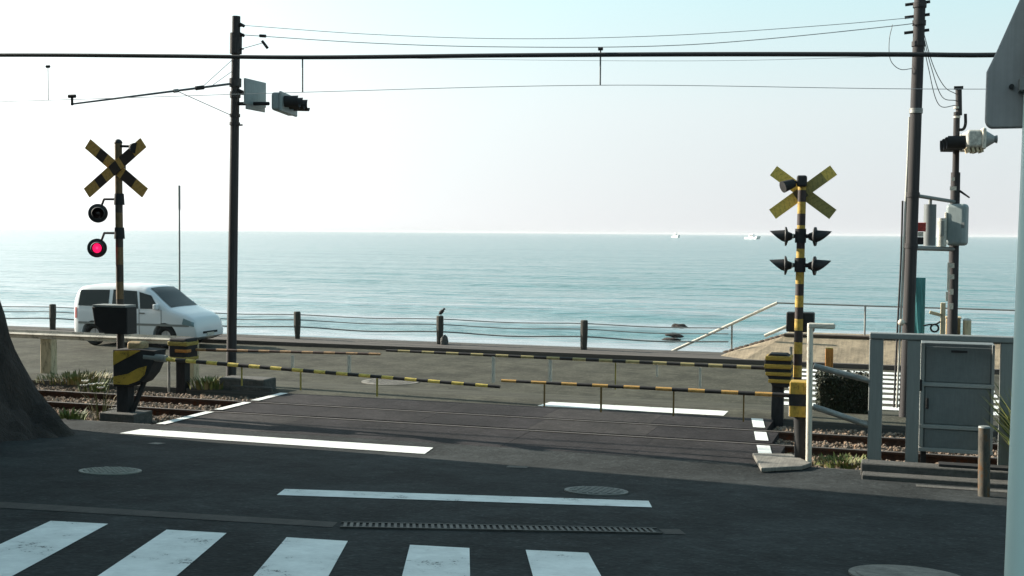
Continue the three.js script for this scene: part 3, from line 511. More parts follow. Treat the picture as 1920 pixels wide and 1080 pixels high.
{
  wire('overhead_cable', 'thick black cable crossing the whole sky above the track', [P(-30, 5.75, 16.0), P(-20, 5.52, 16.0), P(-13.7, 5.33, 16.0), P(-10.6, 5.20, 16.0), P(-8.4, 5.10, 16.0), P(-5.2, 5.01, 16.0), P(-2.4, 4.92, 16.0), P(0.03, 4.825, 16.0), P(0.8, 4.79, 16.0), P(8, 4.72, 16.0)], 0.032, M.cable, undefined, 140);
  const cw = wire('contact_wire', 'thin contact wire below the thick cable with hanging droppers', [P(-30, 4.62, 16.0), P(-12.36, 4.6, 16.0), P(-8.4, 4.60, 16.0), P(-3.98, 4.57, 16.0), P(0.83, 4.38, 16.0), P(8, 4.3, 16.0)], 0.0045, M.wireThin, undefined, 100);
  for (const [x, y0, y1] of [[-12.8, 4.6, 5.12], [-8.4, 4.6, 5.1], [-3.985, 4.57, 5.05]]) { const dr = part(cw, 'dropper', rod(P(x, y0, 16), P(x, y1, 16), x < -12 ? 0.006 : 0.011, undefined, 6), M.wire); part(dr, 'clip', rod(P(x - 0.03, y1, 16), P(x + 0.03, y1, 16), 0.022), M.blackMatt); }
  wire('power_line', 'upper of the two thin lines sagging between the pole tops', [P(-10.72, 6.02, 18.2), P(-8.4, 5.78, 18.25), P(-5.98, 5.615, 18.3), P(-3.5, 5.57, 18.35), P(-1.1, 5.64, 18.45), P(0.05, 5.72, 18.6)], 0.005, M.wireThin, 'lines between the pole tops');
  const pl = wire('power_line', 'lower and thicker of the two thin lines sagging between the pole tops', [P(-10.70, 5.86, 18.2), P(-8.4, 5.64, 18.25), P(-6.24, 5.50, 18.3), P(-3.2, 5.42, 18.35), P(-0.2, 5.6, 18.5), P(0.05, 5.64, 18.6)], 0.0065, M.wireThin, 'lines between the pole tops');
  part(pl, 'clip', rod(P(-10.35, 5.83, 18.21), P(-10.24, 5.82, 18.21), 0.026), M.blackMatt); part(pl, 'insulator', rod(P(-10.30, 5.74, 18.2), P(-10.2, 5.62, 18.2), 0.024), M.blackMatt); part(pl, 'insulator_wire', rod(P(-10.72, 5.62, 18.2), P(-10.28, 5.71, 18.2), 0.005, 0.005, 6), M.wire);
  wire('power_line', 'faint thin line just above the thick cable at the right', [P(-12, 5.6, 18.4), P(-3, 5.18, 18.4), P(0.02, 5.17, 18.6), P(3.5, 5.1, 18.6)], 0.003, M.wireThin, 'thin lines at the right pole');
  const sags = [['left', -0.16, 4.55, 0.012], ['middle', 0.0, 4.62, 0.008], ['right', 0.14, 4.72, 0.008]];
  for (const [n, k, y, r] of sags) wire('drop_line', `${n} one of the three slack lines from the right pole top to the thinner pole`, [P(0.08, 5.55 + k * 0.3, 18.62), P(0.22 + k * 0.25, 5.05, 18.9), P(0.40 + k * 0.25, y + 0.02 + k * 0.3, 19.3), P(0.59, y, 19.58)], 0.006, M.wire, 'slack lines at the right poles', 30);
  wire('jumper_wire', 'small looped jumper wire left of the right pole top', [P(-0.32, 5.62, 18.55), P(-0.36, 5.4, 18.55), P(-0.33, 5.1, 18.55), P(-0.2, 4.98, 18.56), P(-0.03, 4.99, 18.58)], 0.006, M.wire, undefined, 30);
}
{ // traffic signals
  const t = thing('traffic_signal', 'grey traffic signal with three black visors on the left pole', 'traffic signal', P(-10.1, 4.6, 18.6), 'traffic signals');
  const H = (g) => g.rotateY(0.24).translate(-10.13, 4.735, -18.62);     // local: x = facing direction, z = along the row of lamps
  const hs = part(t, 'housing', H(new RoundedBoxGeometry(0.16, 0.30, 1.02, 3, 0.05)), M.signalGrey);
  part(hs, 'front_rim', H(new RoundedBoxGeometry(0.05, 0.33, 1.06, 2, 0.02).translate(0.08, 0, 0)), M.signalGrey);
  for (const z of [0.32, 0, -0.32]) {
    const v = part(t, 'visor', H(new THREE.CylinderGeometry(0.10, 0.105, 0.26, 24, 1, true, Math.PI * 0.0, Math.PI * 1.2).rotateX(Math.PI).rotateZ(-Math.PI / 2).rotateX(-0.35).translate(0.22, 0.02, z)), M.blackHood);
    part(v, 'lens', H(new THREE.SphereGeometry(0.10, 18, 8, 0, Math.PI * 2, 0, 0.7).rotateZ(-Math.PI / 2).translate(0.03, 0.02, z)), M.lampDark);
  }
  part(t, 'mount_bar', merge([rod(P(-10.83, 4.72, 18.2), P(-10.15, 4.70, 18.15), 0.03), rod(P(-10.83, 4.98, 18.2), P(-10.5, 4.86, 18.1), 0.022)]), M.blackMatt);
  const pl = thing('backing_plate', 'pale grey square board between the left pole and its traffic signal', 'board', P(-10.45, 4.66, 18.2));
  part(pl, 'board', box(-10.475, -10.44, 4.68, 5.1, 17.9, 18.58, 0.006), M.signalGrey); part(pl, 'lower_flap', box(-10.47, -10.445, 4.60, 4.675, 17.95, 18.55), M.cabinetStrip); part(pl, 'fixing', rod(P(-10.83, 4.9, 18.2), P(-10.47, 4.86, 18.2), 0.022), M.blackMatt);
  const u = thing('traffic_signal', 'white traffic signal with black visors on the thinner right pole', 'traffic signal', P(0.8, 3.9, 19.5), 'traffic signals');
  const K = (g) => g.rotateY(0.1).translate(0.80, 4.01, -19.55);
  part(u, 'housing', K(new RoundedBoxGeometry(0.24, 0.26, 1.05, 3, 0.05)), M.signalWhite); 
  part(u, 'rear_rim', K(new RoundedBoxGeometry(0.06, 0.31, 1.1, 2, 0.025).translate(0.12, 0, 0)), M.white);
  part(u, 'rear_cover', K(new THREE.CylinderGeometry(0.055, 0.145, 0.14, 20).rotateZ(-Math.PI / 2).translate(0.21, 0, 0.35)), M.cabinetStrip); part(u, 'rear_knob', K(new THREE.CylinderGeometry(0.06, 0.045, 0.05, 16).rotateZ(-Math.PI / 2).translate(0.3, 0, 0.35)), M.cabinetGrey);
  for (const z of [0.34, 0, -0.34]) { const v = part(u, 'visor', K(new THREE.CylinderGeometry(0.125, 0.13, 0.26, 24, 1, true, Math.PI * 0.85, Math.PI * 1.3).rotateZ(Math.PI / 2).translate(-0.24, -0.01, z)), M.blackHood); part(v, 'lens', K(new THREE.SphereGeometry(0.11, 18, 8, 0, Math.PI * 2, 0, 0.7).rotateZ(Math.PI / 2).translate(-0.06, 0, z)), M.lampDark); }
  for (let i = 0; i < 4; i++) part(u, 'lower_fin', K(new THREE.BoxGeometry(0.035, 0.07, 0.3).rotateZ(0.3).translate(-0.08 + i * 0.06, -0.16, 0.35)), M.cream);
}
// ------------------------------------------------------------------ left roadside: guard rail, van, weeds
{
  const t = thing('guard_rail', 'white guard rail with stout concrete posts along the track at the left', 'guard rail', P(-14, 0, 18.5));
  const s = new THREE.Shape([[-0.05, -0.06], [0, -0.075], [0.012, -0.03], [0.035, 0], [0.012, 0.03], [0, 0.075], [-0.05, 0.06], [-0.03, 0]].map(([a, b]) => new THREE.Vector2(a, b)));
  part(t, 'beam', new THREE.ExtrudeGeometry(s, { depth: 14, bevelEnabled: false }).rotateY(-Math.PI / 2).translate(-11.9, 0.68, -18.5), M.white);
  for (const x of [-11.95, -14.93, -17.9]) part(t, 'post', box(x - 0.12, x + 0.12, -0.15, 0.635, 18.52, 18.7, 0.02), M.cream);
  part(t, 'end_post', rod(P(-11.68, -0.15, 17.98), P(-11.68, 0.3, 17.98), 0.035), M.cream);
}
{ // wooden posts with ropes along the sea side
  const xs = [-25.12, -20.9, -16.7, -12.32, -8.22], lab = ['weathered wooden fence post at the far left behind the van', 'weathered wooden fence post hidden behind the front of the van', 'weathered wooden fence post right of the left utility pole', 'weathered wooden fence post in the middle with a bird on top', 'weathered wooden fence post nearest the white handrail'];
  xs.forEach((x, i) => {
    const t = thing('fence_post', lab[i], 'fence post', P(x, -0.5, 31.5), 'wooden posts along the sea side');
    part(t, 'shaft', (() => { const g = new THREE.LatheGeometry([[0.001, 0], [i === 2 ? 0.062 : 0.085, 0], [i === 2 ? 0.085 : 0.092, 0.3], [0.1, 0.5], [0.1, 0.82], [0.085, 0.85], [0.001, 0.855]].map(([a, b]) => new THREE.Vector2(a, b)), 14); const p = g.attributes.position; for (let k = 0; k < p.count; k++) { const f = 1 + 0.07 * noise.noise(p.getX(k) * 25 + i * 3, p.getY(k) * 5, p.getZ(k) * 25); p.setX(k, p.getX(k) * f); p.setZ(k, p.getZ(k) * f); } g.computeVertexNormals(); return g.rotateZ(rr(-0.015, 0.015)).translate(x, -0.56, -31.5); })(), M.postWood);
    if (i === 3) { const st = thing('stone', 'small pale stone leaning against the foot of the middle wooden post', 'stone', P(x + 0.16, -0.5, 31.4)); part(st, 'stone_body', (() => { const g = new THREE.IcosahedronGeometry(0.14, 2); const p = g.attributes.position; for (let k = 0; k < p.count; k++) { const f = 1 + 0.3 * noise.noise(p.getX(k) * 9, p.getY(k) * 9, p.getZ(k) * 9); p.setXYZ(k, p.getX(k) * f * 0.75, p.getY(k) * f * 1.2, p.getZ(k) * f); } g.computeVertexNormals(); return g.translate(x + 0.17, -0.4, -31.4); })(), M.concreteDark); }
  });
  { // small bird on the middle post
    const x = -12.3, y = 0.295, d = 31.5, g = new THREE.SphereGeometry(0.055, 18, 12), p = g.attributes.position;
    for (let k = 0; k < p.count; k++) { let X = p.getX(k) * 1.9, Y = p.getY(k), Z = p.getZ(k) * 0.85; const tail = Math.max(0, -X - 0.03); Y = Y * (1 - tail * 8) ; p.setXYZ(k, X, Y, Z); }
    g.rotateZ(0.75).translate(x + 0.02, y + 0.10, -d); g.computeVertexNormals();
    const b = thing('bird', 'small dark bird perched on the middle wooden post', 'bird', P(x, y, d));
    const head = new THREE.SphereGeometry(0.034, 14, 10).translate(x + 0.1, y + 0.185, -d), beak = new THREE.ConeGeometry(0.010, 0.035, 8).rotateZ(-Math.PI / 2).translate(x + 0.148, y + 0.185, -d);
    const legs = [rod(P(x + 0.01, y, d - 0.015), P(x + 0.02, y + 0.07, d - 0.012), 0.005, 0.005, 6), rod(P(x + 0.01, y, d + 0.015), P(x + 0.02, y + 0.07, d + 0.012), 0.005, 0.005, 6)];
    part(b, 'body', merge([g, head, beak, ...legs]), M.poleDark);
  }
  const hs = [0.2, 0.05, -0.15], nm = ['top', 'middle', 'lowest'];
  hs.forEach((h, k) => { const pts = []; const all = [-29.4, ...xs, -4.4]; all.forEach((x, i) => { pts.push(P(x, h, 31.5)); if (i < all.length - 1) pts.push(P((x + all[i + 1]) / 2, h - 0.035 - 0.01 * k, 31.5)); }); wire('fence_rope', `${nm[k]} grey rope strung along the wooden fence posts`, pts, k === 2 ? 0.022 : 0.015, M.rope ?? mat('rope', lin(0.17, 0.185, 0.18), 0.9), 'ropes along the sea side', 160); });
  const tp = thing('thin_mast', 'thin grey mast standing behind the van', 'mast', P(-20.69, -0.5, 31.65)); part(tp, 'tube', rod(P(-20.7, -0.5, 31.65), P(-20.69, 3.9, 31.65), 0.03, 0.024, 10), M.steelGrey); part(tp, 'top_section', rod(P(-20.69, 3.2, 31.65), P(-20.69, 3.92, 31.65), 0.034, 0.034, 10), M.steelGrey);
}
{ // van
  const x0 = -22.06, L = 3.86, W = 0.80, gy = -0.6, d = 29.3;           // near side at d - W
  const topP = [[0, 1.40], [0.02, 1.60], [0.05, 1.71], [0.12, 1.76], [0.35, 1.79], [0.52, 1.77], [0.59, 1.72], [0.645, 1.58], [0.72, 1.32], [0.79, 1.10], [0.84, 1.02], [0.92, 0.92], [0.97, 0.82], [0.99, 0.70], [1, 0.55]];
  topP.forEach((p) => { if (p[1] > 1.05) p[1] = 1.05 + (p[1] - 1.05) * 0.86; });
  const lerpP = (a, s) => { for (let i = 0; i < a.length - 1; i++) if (s <= a[i + 1][0]) { const t = (s - a[i][0]) / (a[i + 1][0] - a[i][0]); return a[i][1] + (a[i + 1][1] - a[i][1]) * t; } return a[a.length - 1][1]; };
  const halfW = (s) => W * (s > 0.8 ? 1 - 0.16 * Math.pow((s - 0.8) / 0.2, 2) : s < 0.06 ? 1 - 0.09 * Math.pow(1 - s / 0.06, 2) : 1);
  const belt = 1.02, bot = (s) => s > 0.95 ? 0.24 + (s - 0.95) * 1.5 : s < 0.04 ? 0.26 + (0.04 - s) * 2 : 0.22;
  const side = (s, y) => { const w = halfW(s), t = lerpP(topP, s); let k = w; if (y > belt) k -= 0.15 * (y - belt) / 0.82; else if (y < 0.5) k -= 0.07 * Math.pow((0.5 - y) / 0.28, 2); if (y > t - 0.12) k -= 0.1 * Math.pow((y - (t - 0.12)) / 0.12, 2); return k; };
  const sec = (s) => { const t = lerpP(topP, s), b = bot(s), pts = [[0, b]]; const ys = [0, 0.03, 0.1, 0.22, 0.36, 0.5, 0.64, 0.78, 0.9, 0.96, 1]; for (const f of ys) { const y = b + (t - b) * f; pts.push([side(s, y), y]); } pts.push([side(s, t) * 0.6, t + 0.018]); pts.push([0, t + 0.025]); return pts; };
  const ss = []; for (let i = 0; i <= 70; i++) ss.push(i / 70); const S = ss.map(sec), m = S[0].length, ring = 2 * m - 2;
  const pos = []; S.forEach((pts, i) => { const X = x0 + L * ss[i]; for (let k = 0; k < m; k++) pos.push(X, gy + pts[k][1], -d + pts[k][0]); for (let k = m - 2; k > 0; k--) pos.push(X, gy + pts[k][1], -d - pts[k][0]); });
  const idx = []; for (let i = 0; i < 70; i++) for (let k = 0; k < ring; k++) { const a = i * ring + k, b = i * ring + (k + 1) % ring; idx.push(a, a + ring, b, b, a + ring, b + ring); }
  const cap = (i, flip) => { for (let k = 1; k < ring - 1; k++) flip ? idx.push(i * ring, i * ring + k, i * ring + k + 1) : idx.push(i * ring, i * ring + k + 1, i * ring + k); };
  cap(0, true); cap(70, false);
  const g = new THREE.BufferGeometry(); g.setAttribute('position', new THREE.Float32BufferAttribute(pos, 3)); g.setAttribute('uv', new THREE.Float32BufferAttribute(new Float32Array(pos.length / 3 * 2), 2)); g.setIndex(idx); g.computeVertexNormals();
  // make sure the shell faces outwards
  { const p = g.attributes.position, a = new THREE.Vector3(), b = new THREE.Vector3(), c = new THREE.Vector3(); let v = 0; const q = g.index.array; for (let i = 0; i < q.length; i += 3) { a.fromBufferAttribute(p, q[i]).sub(P(-20, 0.4, d)); b.fromBufferAttribute(p, q[i + 1]).sub(P(-20, 0.4, d)); c.fromBufferAttribute(p, q[i + 2]).sub(P(-20, 0.4, d)); v += a.dot(b.cross(c)); } if (v < 0) { for (let i = 0; i < q.length; i += 3) { const s = q[i]; q[i] = q[i + 1]; q[i + 1] = s; } g.computeVertexNormals(); } }
  const wx = [x0 + 0.66, x0 + L - 0.92];
  let body = new Brush(g, M.carPaint); body.updateMatrixWorld(); const ev = new Evaluator(); ev.useGroups = false; ev.attributes = ['position', 'normal', 'uv'];
  for (const x of wx) for (const s of [-1, 1]) { const c = new Brush(new THREE.CylinderGeometry(0.37, 0.37, 0.5, 32).rotateX(Math.PI / 2).translate(x, gy + 0.32, -d + s * (W - 0.12)), M.carPaint); c.updateMatrixWorld(); body = ev.evaluate(body, c, SUBTRACTION); }
  const t = thing('van', 'white minivan driving along the coast road at the left', 'van', P(x0 + L / 2, gy, d));
  part(t, 'body', body.geometry.clone(), M.carPaint);
  const skin = (poly, n, off, sgn) => {     // curved patch on the body side: poly of [s, y] corners (quad)
    const pp = [], ii = []; for (let j = 0; j <= n; j++) for (let i = 0; i <= n; i++) { const u = i / n, v = j / n; const f = (k) => (poly[0][k] * (1 - u) + poly[1][k] * u) * (1 - v) + (poly[3][k] * (1 - u) + poly[2][k] * u) * v; const s = f(0), y = f(1); pp.push(x0 + L * s, gy + y, -d + sgn * (side(s, y) + off)); }
    for (let j = 0; j < n; j++) for (let i = 0; i < n; i++) { const a = j * (n + 1) + i; sgn > 0 ? ii.push(a, a + 1, a + n + 2, a, a + n + 2, a + n + 1) : ii.push(a, a + n + 2, a + 1, a, a + n + 1, a + n + 2); }
    const q = new THREE.BufferGeometry(); q.setAttribute('position', new THREE.Float32BufferAttribute(pp, 3)); q.setIndex(ii); q.computeVertexNormals(); return q;
  };
  for (const s of [-1, 1]) {
    part(t, 'side_window', skin([[0.045, 1.10], [0.30, 1.10], [0.30, 1.55], [0.055, 1.53]], 8, 0.006, s), M.carGlass);
    part(t, 'side_window', skin([[0.33, 1.08], [0.55, 1.06], [0.525, 1.53], [0.33, 1.56]], 8, 0.006, s), M.carGlass);
    part(t, 'side_window', skin([[0.565, 1.06], [0.72, 1.06], [0.645, 1.42], [0.545, 1.51]], 8, 0.006, s), M.carGlass);
    for (const s0 of [0.315, 0.555, 0.735]) part(t, 'door_seam', skin([[s0, 0.36], [s0 + 0.004, 0.36], [s0 + 0.004, 1.04], [s0, 1.04]], 6, 0.003, s), M.blackMatt);
    part(t, 'rub_strip', skin([[0.05, 0.60], [0.95, 0.60], [0.95, 0.66], [0.05, 0.66]], 20, 0.010, s), M.steelGrey);
    part(t, 'headlight', skin([[0.90, 0.67], [0.985, 0.60], [0.98, 0.72], [0.91, 0.83]], 6, 0.010, s), M.headlight);
    part(t, 'tail_light', skin([[0.012, 0.75], [0.035, 0.75], [0.035, 1.05], [0.014, 1.05]], 4, 0.008, s), M.red);
    part(t, 'mirror', new RoundedBoxGeometry(0.1, 0.16, 0.18, 2, 0.03).translate(x0 + L * 0.705, gy + 1.12, -d + s * (W + 0.06)), M.carPaint);
    part(t, 'door_handle', box(x0 + L * 0.56, x0 + L * 0.56 + 0.16, gy + 0.92, gy + 0.955, d - s * (W + 0.002) - 0.015, d - s * (W + 0.002) + 0.015), M.steelGrey);
    for (const x of wx) { const w = part(t, 'wheel', new THREE.TorusGeometry(0.235, 0.085, 14, 32).translate(x, gy + 0.32, -d + s * (W - 0.1)), M.tyre); const sp = []; for (let k = 0; k < 5; k++) sp.push(new THREE.BoxGeometry(0.045, 0.15, 0.02).translate(0, 0.075, 0).rotateZ(k * 1.2566).translate(x, gy + 0.32, -d + s * (W - 0.075))); part(w, 'rim', merge([new THREE.CylinderGeometry(0.165, 0.165, 0.1, 28).rotateX(Math.PI / 2).translate(x, gy + 0.32, -d + s * (W - 0.13)), ...sp]), M.rim); }
  }
  { // windscreen: a curved patch on the sloping front
    const pp = [], ii = [], n = 10; for (let j = 0; j <= n; j++) for (let i = 0; i <= n; i++) { const s = 0.605 + (0.79 - 0.605) * j / n, w = (side(s, lerpP(topP, s)) * 0.93) * (i / n * 2 - 1), tt = lerpP(topP, s); pp.push(x0 + L * s + 0.012, gy + tt + 0.036 - 0.018 * Math.pow(Math.abs(i / n * 2 - 1), 2), -d + w); }
    for (let j = 0; j < n; j++) for (let i = 0; i < n; i++) { const a = j * (n + 1) + i; ii.push(a, a + 1, a + n + 2, a, a + n + 2, a + n + 1); }
    const q = new THREE.BufferGeometry(); q.setAttribute('position', new THREE.Float32BufferAttribute(pp, 3)); q.setIndex(ii); q.computeVertexNormals(); part(t, 'windscreen', q, M.carGlass);
  }
  part(t, 'front_grille', box(x0 + L * 0.985, x0 + L + 0.012, gy + 0.40, gy + 0.46, d - 0.36, d + 0.36, 0.01), M.blackMatt);
  part(t, 'number_plate', box(x0 + L + 0.004, x0 + L + 0.02, gy + 0.34, gy + 0.42, d - 0.17, d + 0.17), M.white);
  part(t, 'underside', box(x0 + 0.25, x0 + L - 0.25, gy + 0.2, gy + 0.3, d - 0.6, d + 0.6), M.blackMatt);
}
function tuft(name, label, x, d, n, h, spread, cols, category = 'weeds', leafW = 0.012) {
  const gs = []; for (let i = 0; i < n; i++) { const a = rr(0, 6.28), r = spread * Math.sqrt(rnd()), hh = h * rr(0.5, 1.1), lean = rr(0.2, 0.75) * hh, w = leafW * rr(0.7, 1.4), bx = x + Math.cos(a) * r, bd = d + Math.sin(a) * r, dx = Math.cos(a), dz = Math.sin(a), y0 = ground(d) - 0.1 * (d > 14 && d < 17.5 ? 1 : 0);
    const p = [bx - dz * w, y0, -(bd + dx * w), bx + dz * w, y0, -(bd - dx * w), bx + dx * lean * 0.4 + dz * w, y0 + hh * 0.65, -(bd + dz * lean * 0.4 - dx * w), bx + dx * lean * 0.4 - dz * w, y0 + hh * 0.65, -(bd + dz * lean * 0.4 + dx * w), bx + dx * lean, y0 + hh, -(bd + dz * lean)];
    const g = new THREE.BufferGeometry(); g.setAttribute('position', new THREE.Float32BufferAttribute(p, 3)); g.setIndex([0, 1, 2, 0, 2, 3, 3, 2, 4]); const q = g.toNonIndexed(); q.computeVertexNormals(); gs.push(colour(q, cols[Math.floor(rnd() * cols.length)])); }
  const t = thing(name, label, category, P(x, ground(d), d)); part(t, 'blades', merge(gs), M.leaf); return t;
}
const GR = [lin(0.10, 0.13, 0.025), lin(0.07, 0.10, 0.02), lin(0.14, 0.15, 0.035), lin(0.05, 0.07, 0.015)], DRY = [lin(0.16, 0.13, 0.05), lin(0.11, 0.11, 0.035), lin(0.20, 0.17, 0.08)];
tuft('weed_clump', 'bright green weeds by the track in front of the left signal base', -11.05, 14.2, 160, 0.2, 0.22, GR);
tuft('weed_clump', 'low dry weeds between the far left barrier and the concrete block', -11.0, 17.75, 260, 0.16, 0.42, [...GR, ...DRY]);
tuft('weed_clump', 'thin weeds between the right dashed line and the yellow barrier post', -1.5, 14.6, 220, 0.09, 0.3, GR);
tuft('weed_clump', 'dry weeds in the ballast behind the white bent post', -0.7, 14.75, 240, 0.1, 0.35, [...GR, ...DRY]);
tuft('weed_clump', 'dry stalks leaning beside the fan shaped barrier housing', -10.85, 14.62, 26, 0.5, 0.12, DRY, 'weeds', 0.005);
tuft('weed_clump', 'dry weeds along the foot of the guard rail', -13.6, 17.7, 320, 0.12, 0.7, [...DRY, GR[1]]);
tuft('weed_clump', 'green weeds behind the pale post at the right edge', 1.38, 13.9, 200, 0.95, 0.22, GR, 'weeds', 0.02);
{ // white flowers by the track
  const t = tuft('flower_clump', 'white flowers growing between guard rail and rails at the left', -12.85, 17.15, 60, 0.2, 0.25, GR, 'flowers');
  for (const [x, y, dd] of [[-13.0, 0.06, 17.1], [-12.83, 0.02, 17.05], [-12.70, 0.03, 17.1], [-12.62, -0.02, 17.0], [-12.95, 0.0, 17.0]]) { const gs = []; for (let k = 0; k < 6; k++) gs.push(new THREE.SphereGeometry(0.035, 10, 6).scale(1.2, 0.35, 0.7).translate(0.035, 0, 0).rotateZ(0.5).rotateY(k * 1.047).translate(x, y, -dd)); part(t, 'blossom', merge(gs), M.white); }
}
// ------------------------------------------------------------------ right foreground
{
  const t = thing('bent_post', 'white bent post like an upturned L beside the yellow barrier box', 'post', P(-1.05, 0, 14.27));
  part(t, 'upright', rod(P(-1.055, -0.02, 14.2), P(-1.065, 1.6, 14.2), 0.034, 0.034, 14), M.white); part(t, 'top_arm', new RoundedBoxGeometry(0.30, 0.062, 0.075, 3, 0.02).translate(-0.94, 1.575, -14.2), M.white);
}
{
  const t = thing('fence', 'grey steel railing with square posts in front of the signal cabinet', 'railing', P(0.3, 0, 14.3));
  for (const [x, w] of [[-0.345, 0.075], [0.055, 0.07], [1.03, 0.08]]) part(t, 'post', box(x - w, x + w, -0.02, 1.44, 14.26, 14.37, 0.01), M.steelGrey);
  part(t, 'top_rail', box(-0.42, 1.15, 1.443, 1.51, 14.24, 14.39, 0.012), M.steelGrey);
  for (const [y0, y1] of [[1.115, 0.965], [0.655, 0.46]]) part(t, 'sloping_rail', rod(P(-1.02, y0, 14.22), P(-0.40, y1, 14.3), 0.034, 0.034, 12), M.galv);
}
{
  const t = thing('signal_cabinet', 'dark grey steel signal cabinet with three stacked panels behind the railing', 'cabinet', P(0.52, 0, 14.62));
  const b = part(t, 'body', box(0.135, 0.905, 0.19, 1.40, 14.50, 14.9, 0.01), M.cabinetGrey);
  for (const [y0, y1] of [[0.22, 0.43], [0.49, 0.905], [0.965, 1.36]]) part(t, 'door_panel', box(0.185, 0.865, y0, y1, 14.485, 14.51, 0.006), M.cabinetGrey);
  for (const y of [0.175, 0.437, 0.912]) part(t, 'frame_strip', box(0.125, 0.91, y, y + 0.045, 14.465, 14.5, 0.006), M.cabinetStrip);
  part(t, 'side_strip', box(0.128, 0.172, 0.225, 1.40, 14.47, 14.5, 0.006), M.cabinetStrip); part(t, 'side_strip', box(0.875, 0.905, 0.225, 1.40, 14.47, 14.5, 0.006), M.cabinetStrip);
  part(t, 'handle', box(0.10, 0.15, 0.86, 0.99, 14.42, 14.47, 0.01), M.black); part(t, 'handle', box(0.195, 0.225, 0.66, 0.78, 14.455, 14.485, 0.006), M.black); part(t, 'vent', box(0.45, 0.62, 1.30, 1.325, 14.475, 14.487), M.black);
  for (const x of [0.18, 0.86]) for (const d of [14.54, 14.86]) part(t, 'leg', box(x - 0.03, x + 0.03, -0.14, 0.195, d - 0.03, d + 0.03), M.blackMatt);
}
{
  const t = thing('kerb_beam', 'long grey concrete kerb beam in front of the signal cabinet', 'kerb', P(0.4, 0, 13.7));
  part(t, 'upper_beam', box(-0.47, 1.6, -0.05, 0.135, 13.72, 13.98, 0.02), M.concreteDark); part(t, 'lower_beam', box(-0.45, 1.6, -0.05, 0.05, 13.5, 13.72, 0.015), M.concreteDark); part(t, 'cable_cover', box(0.33, 1.2, 0.137, 0.165, 13.78, 13.94, 0.006), M.blackMatt);
  marking('edge_line', 'faint pale line on the asphalt below the kerb beam at the right', [[0.1, 13.28], [1.5, 13.28], [1.5, 13.4], [0.1, 13.4]], 0.005, M.concreteDark);
  const s = thing('stone_slab', 'pale five sided concrete slab lying at the foot of the yellow barrier post', 'slab', P(-1.35, 0, 14.1));
  part(s, 'slab', (() => { const q = new THREE.Shape([[-1.70, 14.4], [-1.28, 14.5], [-1.02, 14.0], [-1.1, 13.78], [-1.5, 13.5]].map(([a, b]) => new THREE.Vector2(a, b))); return new THREE.ExtrudeGeometry(q, { depth: 0.03, bevelEnabled: true, bevelSize: 0.008, bevelThickness: 0.008, bevelSegments: 1 }).rotateX(-Math.PI / 2).translate(0, 0.012, 0); })(), M.concrete);
  const b = thing('short_post', 'short brown weathered post standing in front of the signal cabinet', 'post', P(0.735, 0.02, 12.9)); part(b, 'shaft', rod(P(0.74, -0.05, 12.9), P(0.725, 0.715, 12.9), 0.058, 0.055, 16), (mat('brownPost', lin(0.12, 0.105, 0.08), 0.85, { map: rustMap }))); part(b, 'cap', rod(P(0.725, 0.71, 12.9), P(0.725, 0.725, 12.9), 0.06, 0.052, 16), M.steelGrey);
}
{ // pale post with a sign seen from behind
  const t = thing('sign_post', 'pale blue green post with a dark sign board seen from behind at the right edge', 'sign post', P(0.53, 0.56, 6.4));
  part(t, 'post', rod(P(0.535, 0.5, 6.42), P(0.575, 3.9, 6.42), 0.072, 0.066, 24), M.palePost);
  const s = new THREE.Shape(); s.moveTo(0.37, 3.14); s.lineTo(0.76, 3.14); s.quadraticCurveTo(0.79, 3.14, 0.79, 3.17); s.lineTo(0.79, 3.42); s.lineTo(0.645, 3.76); s.lineTo(0.49, 3.76); s.lineTo(0.385, 3.5); s.lineTo(0.345, 3.41); s.lineTo(0.343, 3.18); s.quadraticCurveTo(0.345, 3.145, 0.37, 3.14);
  const sg = part(t, 'sign_board', new THREE.ExtrudeGeometry(s, { depth: 0.06, bevelEnabled: true, bevelSize: 0.008, bevelThickness: 0.008, bevelSegments: 2 }).translate(0, 0, -6.56), M.signBack);
  part(sg, 'bracket', box(0.48, 0.64, 3.3, 3.36, 6.36, 6.5), M.steelGrey); part(sg, 'bolt', rod(P(0.45, 3.33, 6.5), P(0.45, 3.33, 6.47), 0.012), M.black);
}
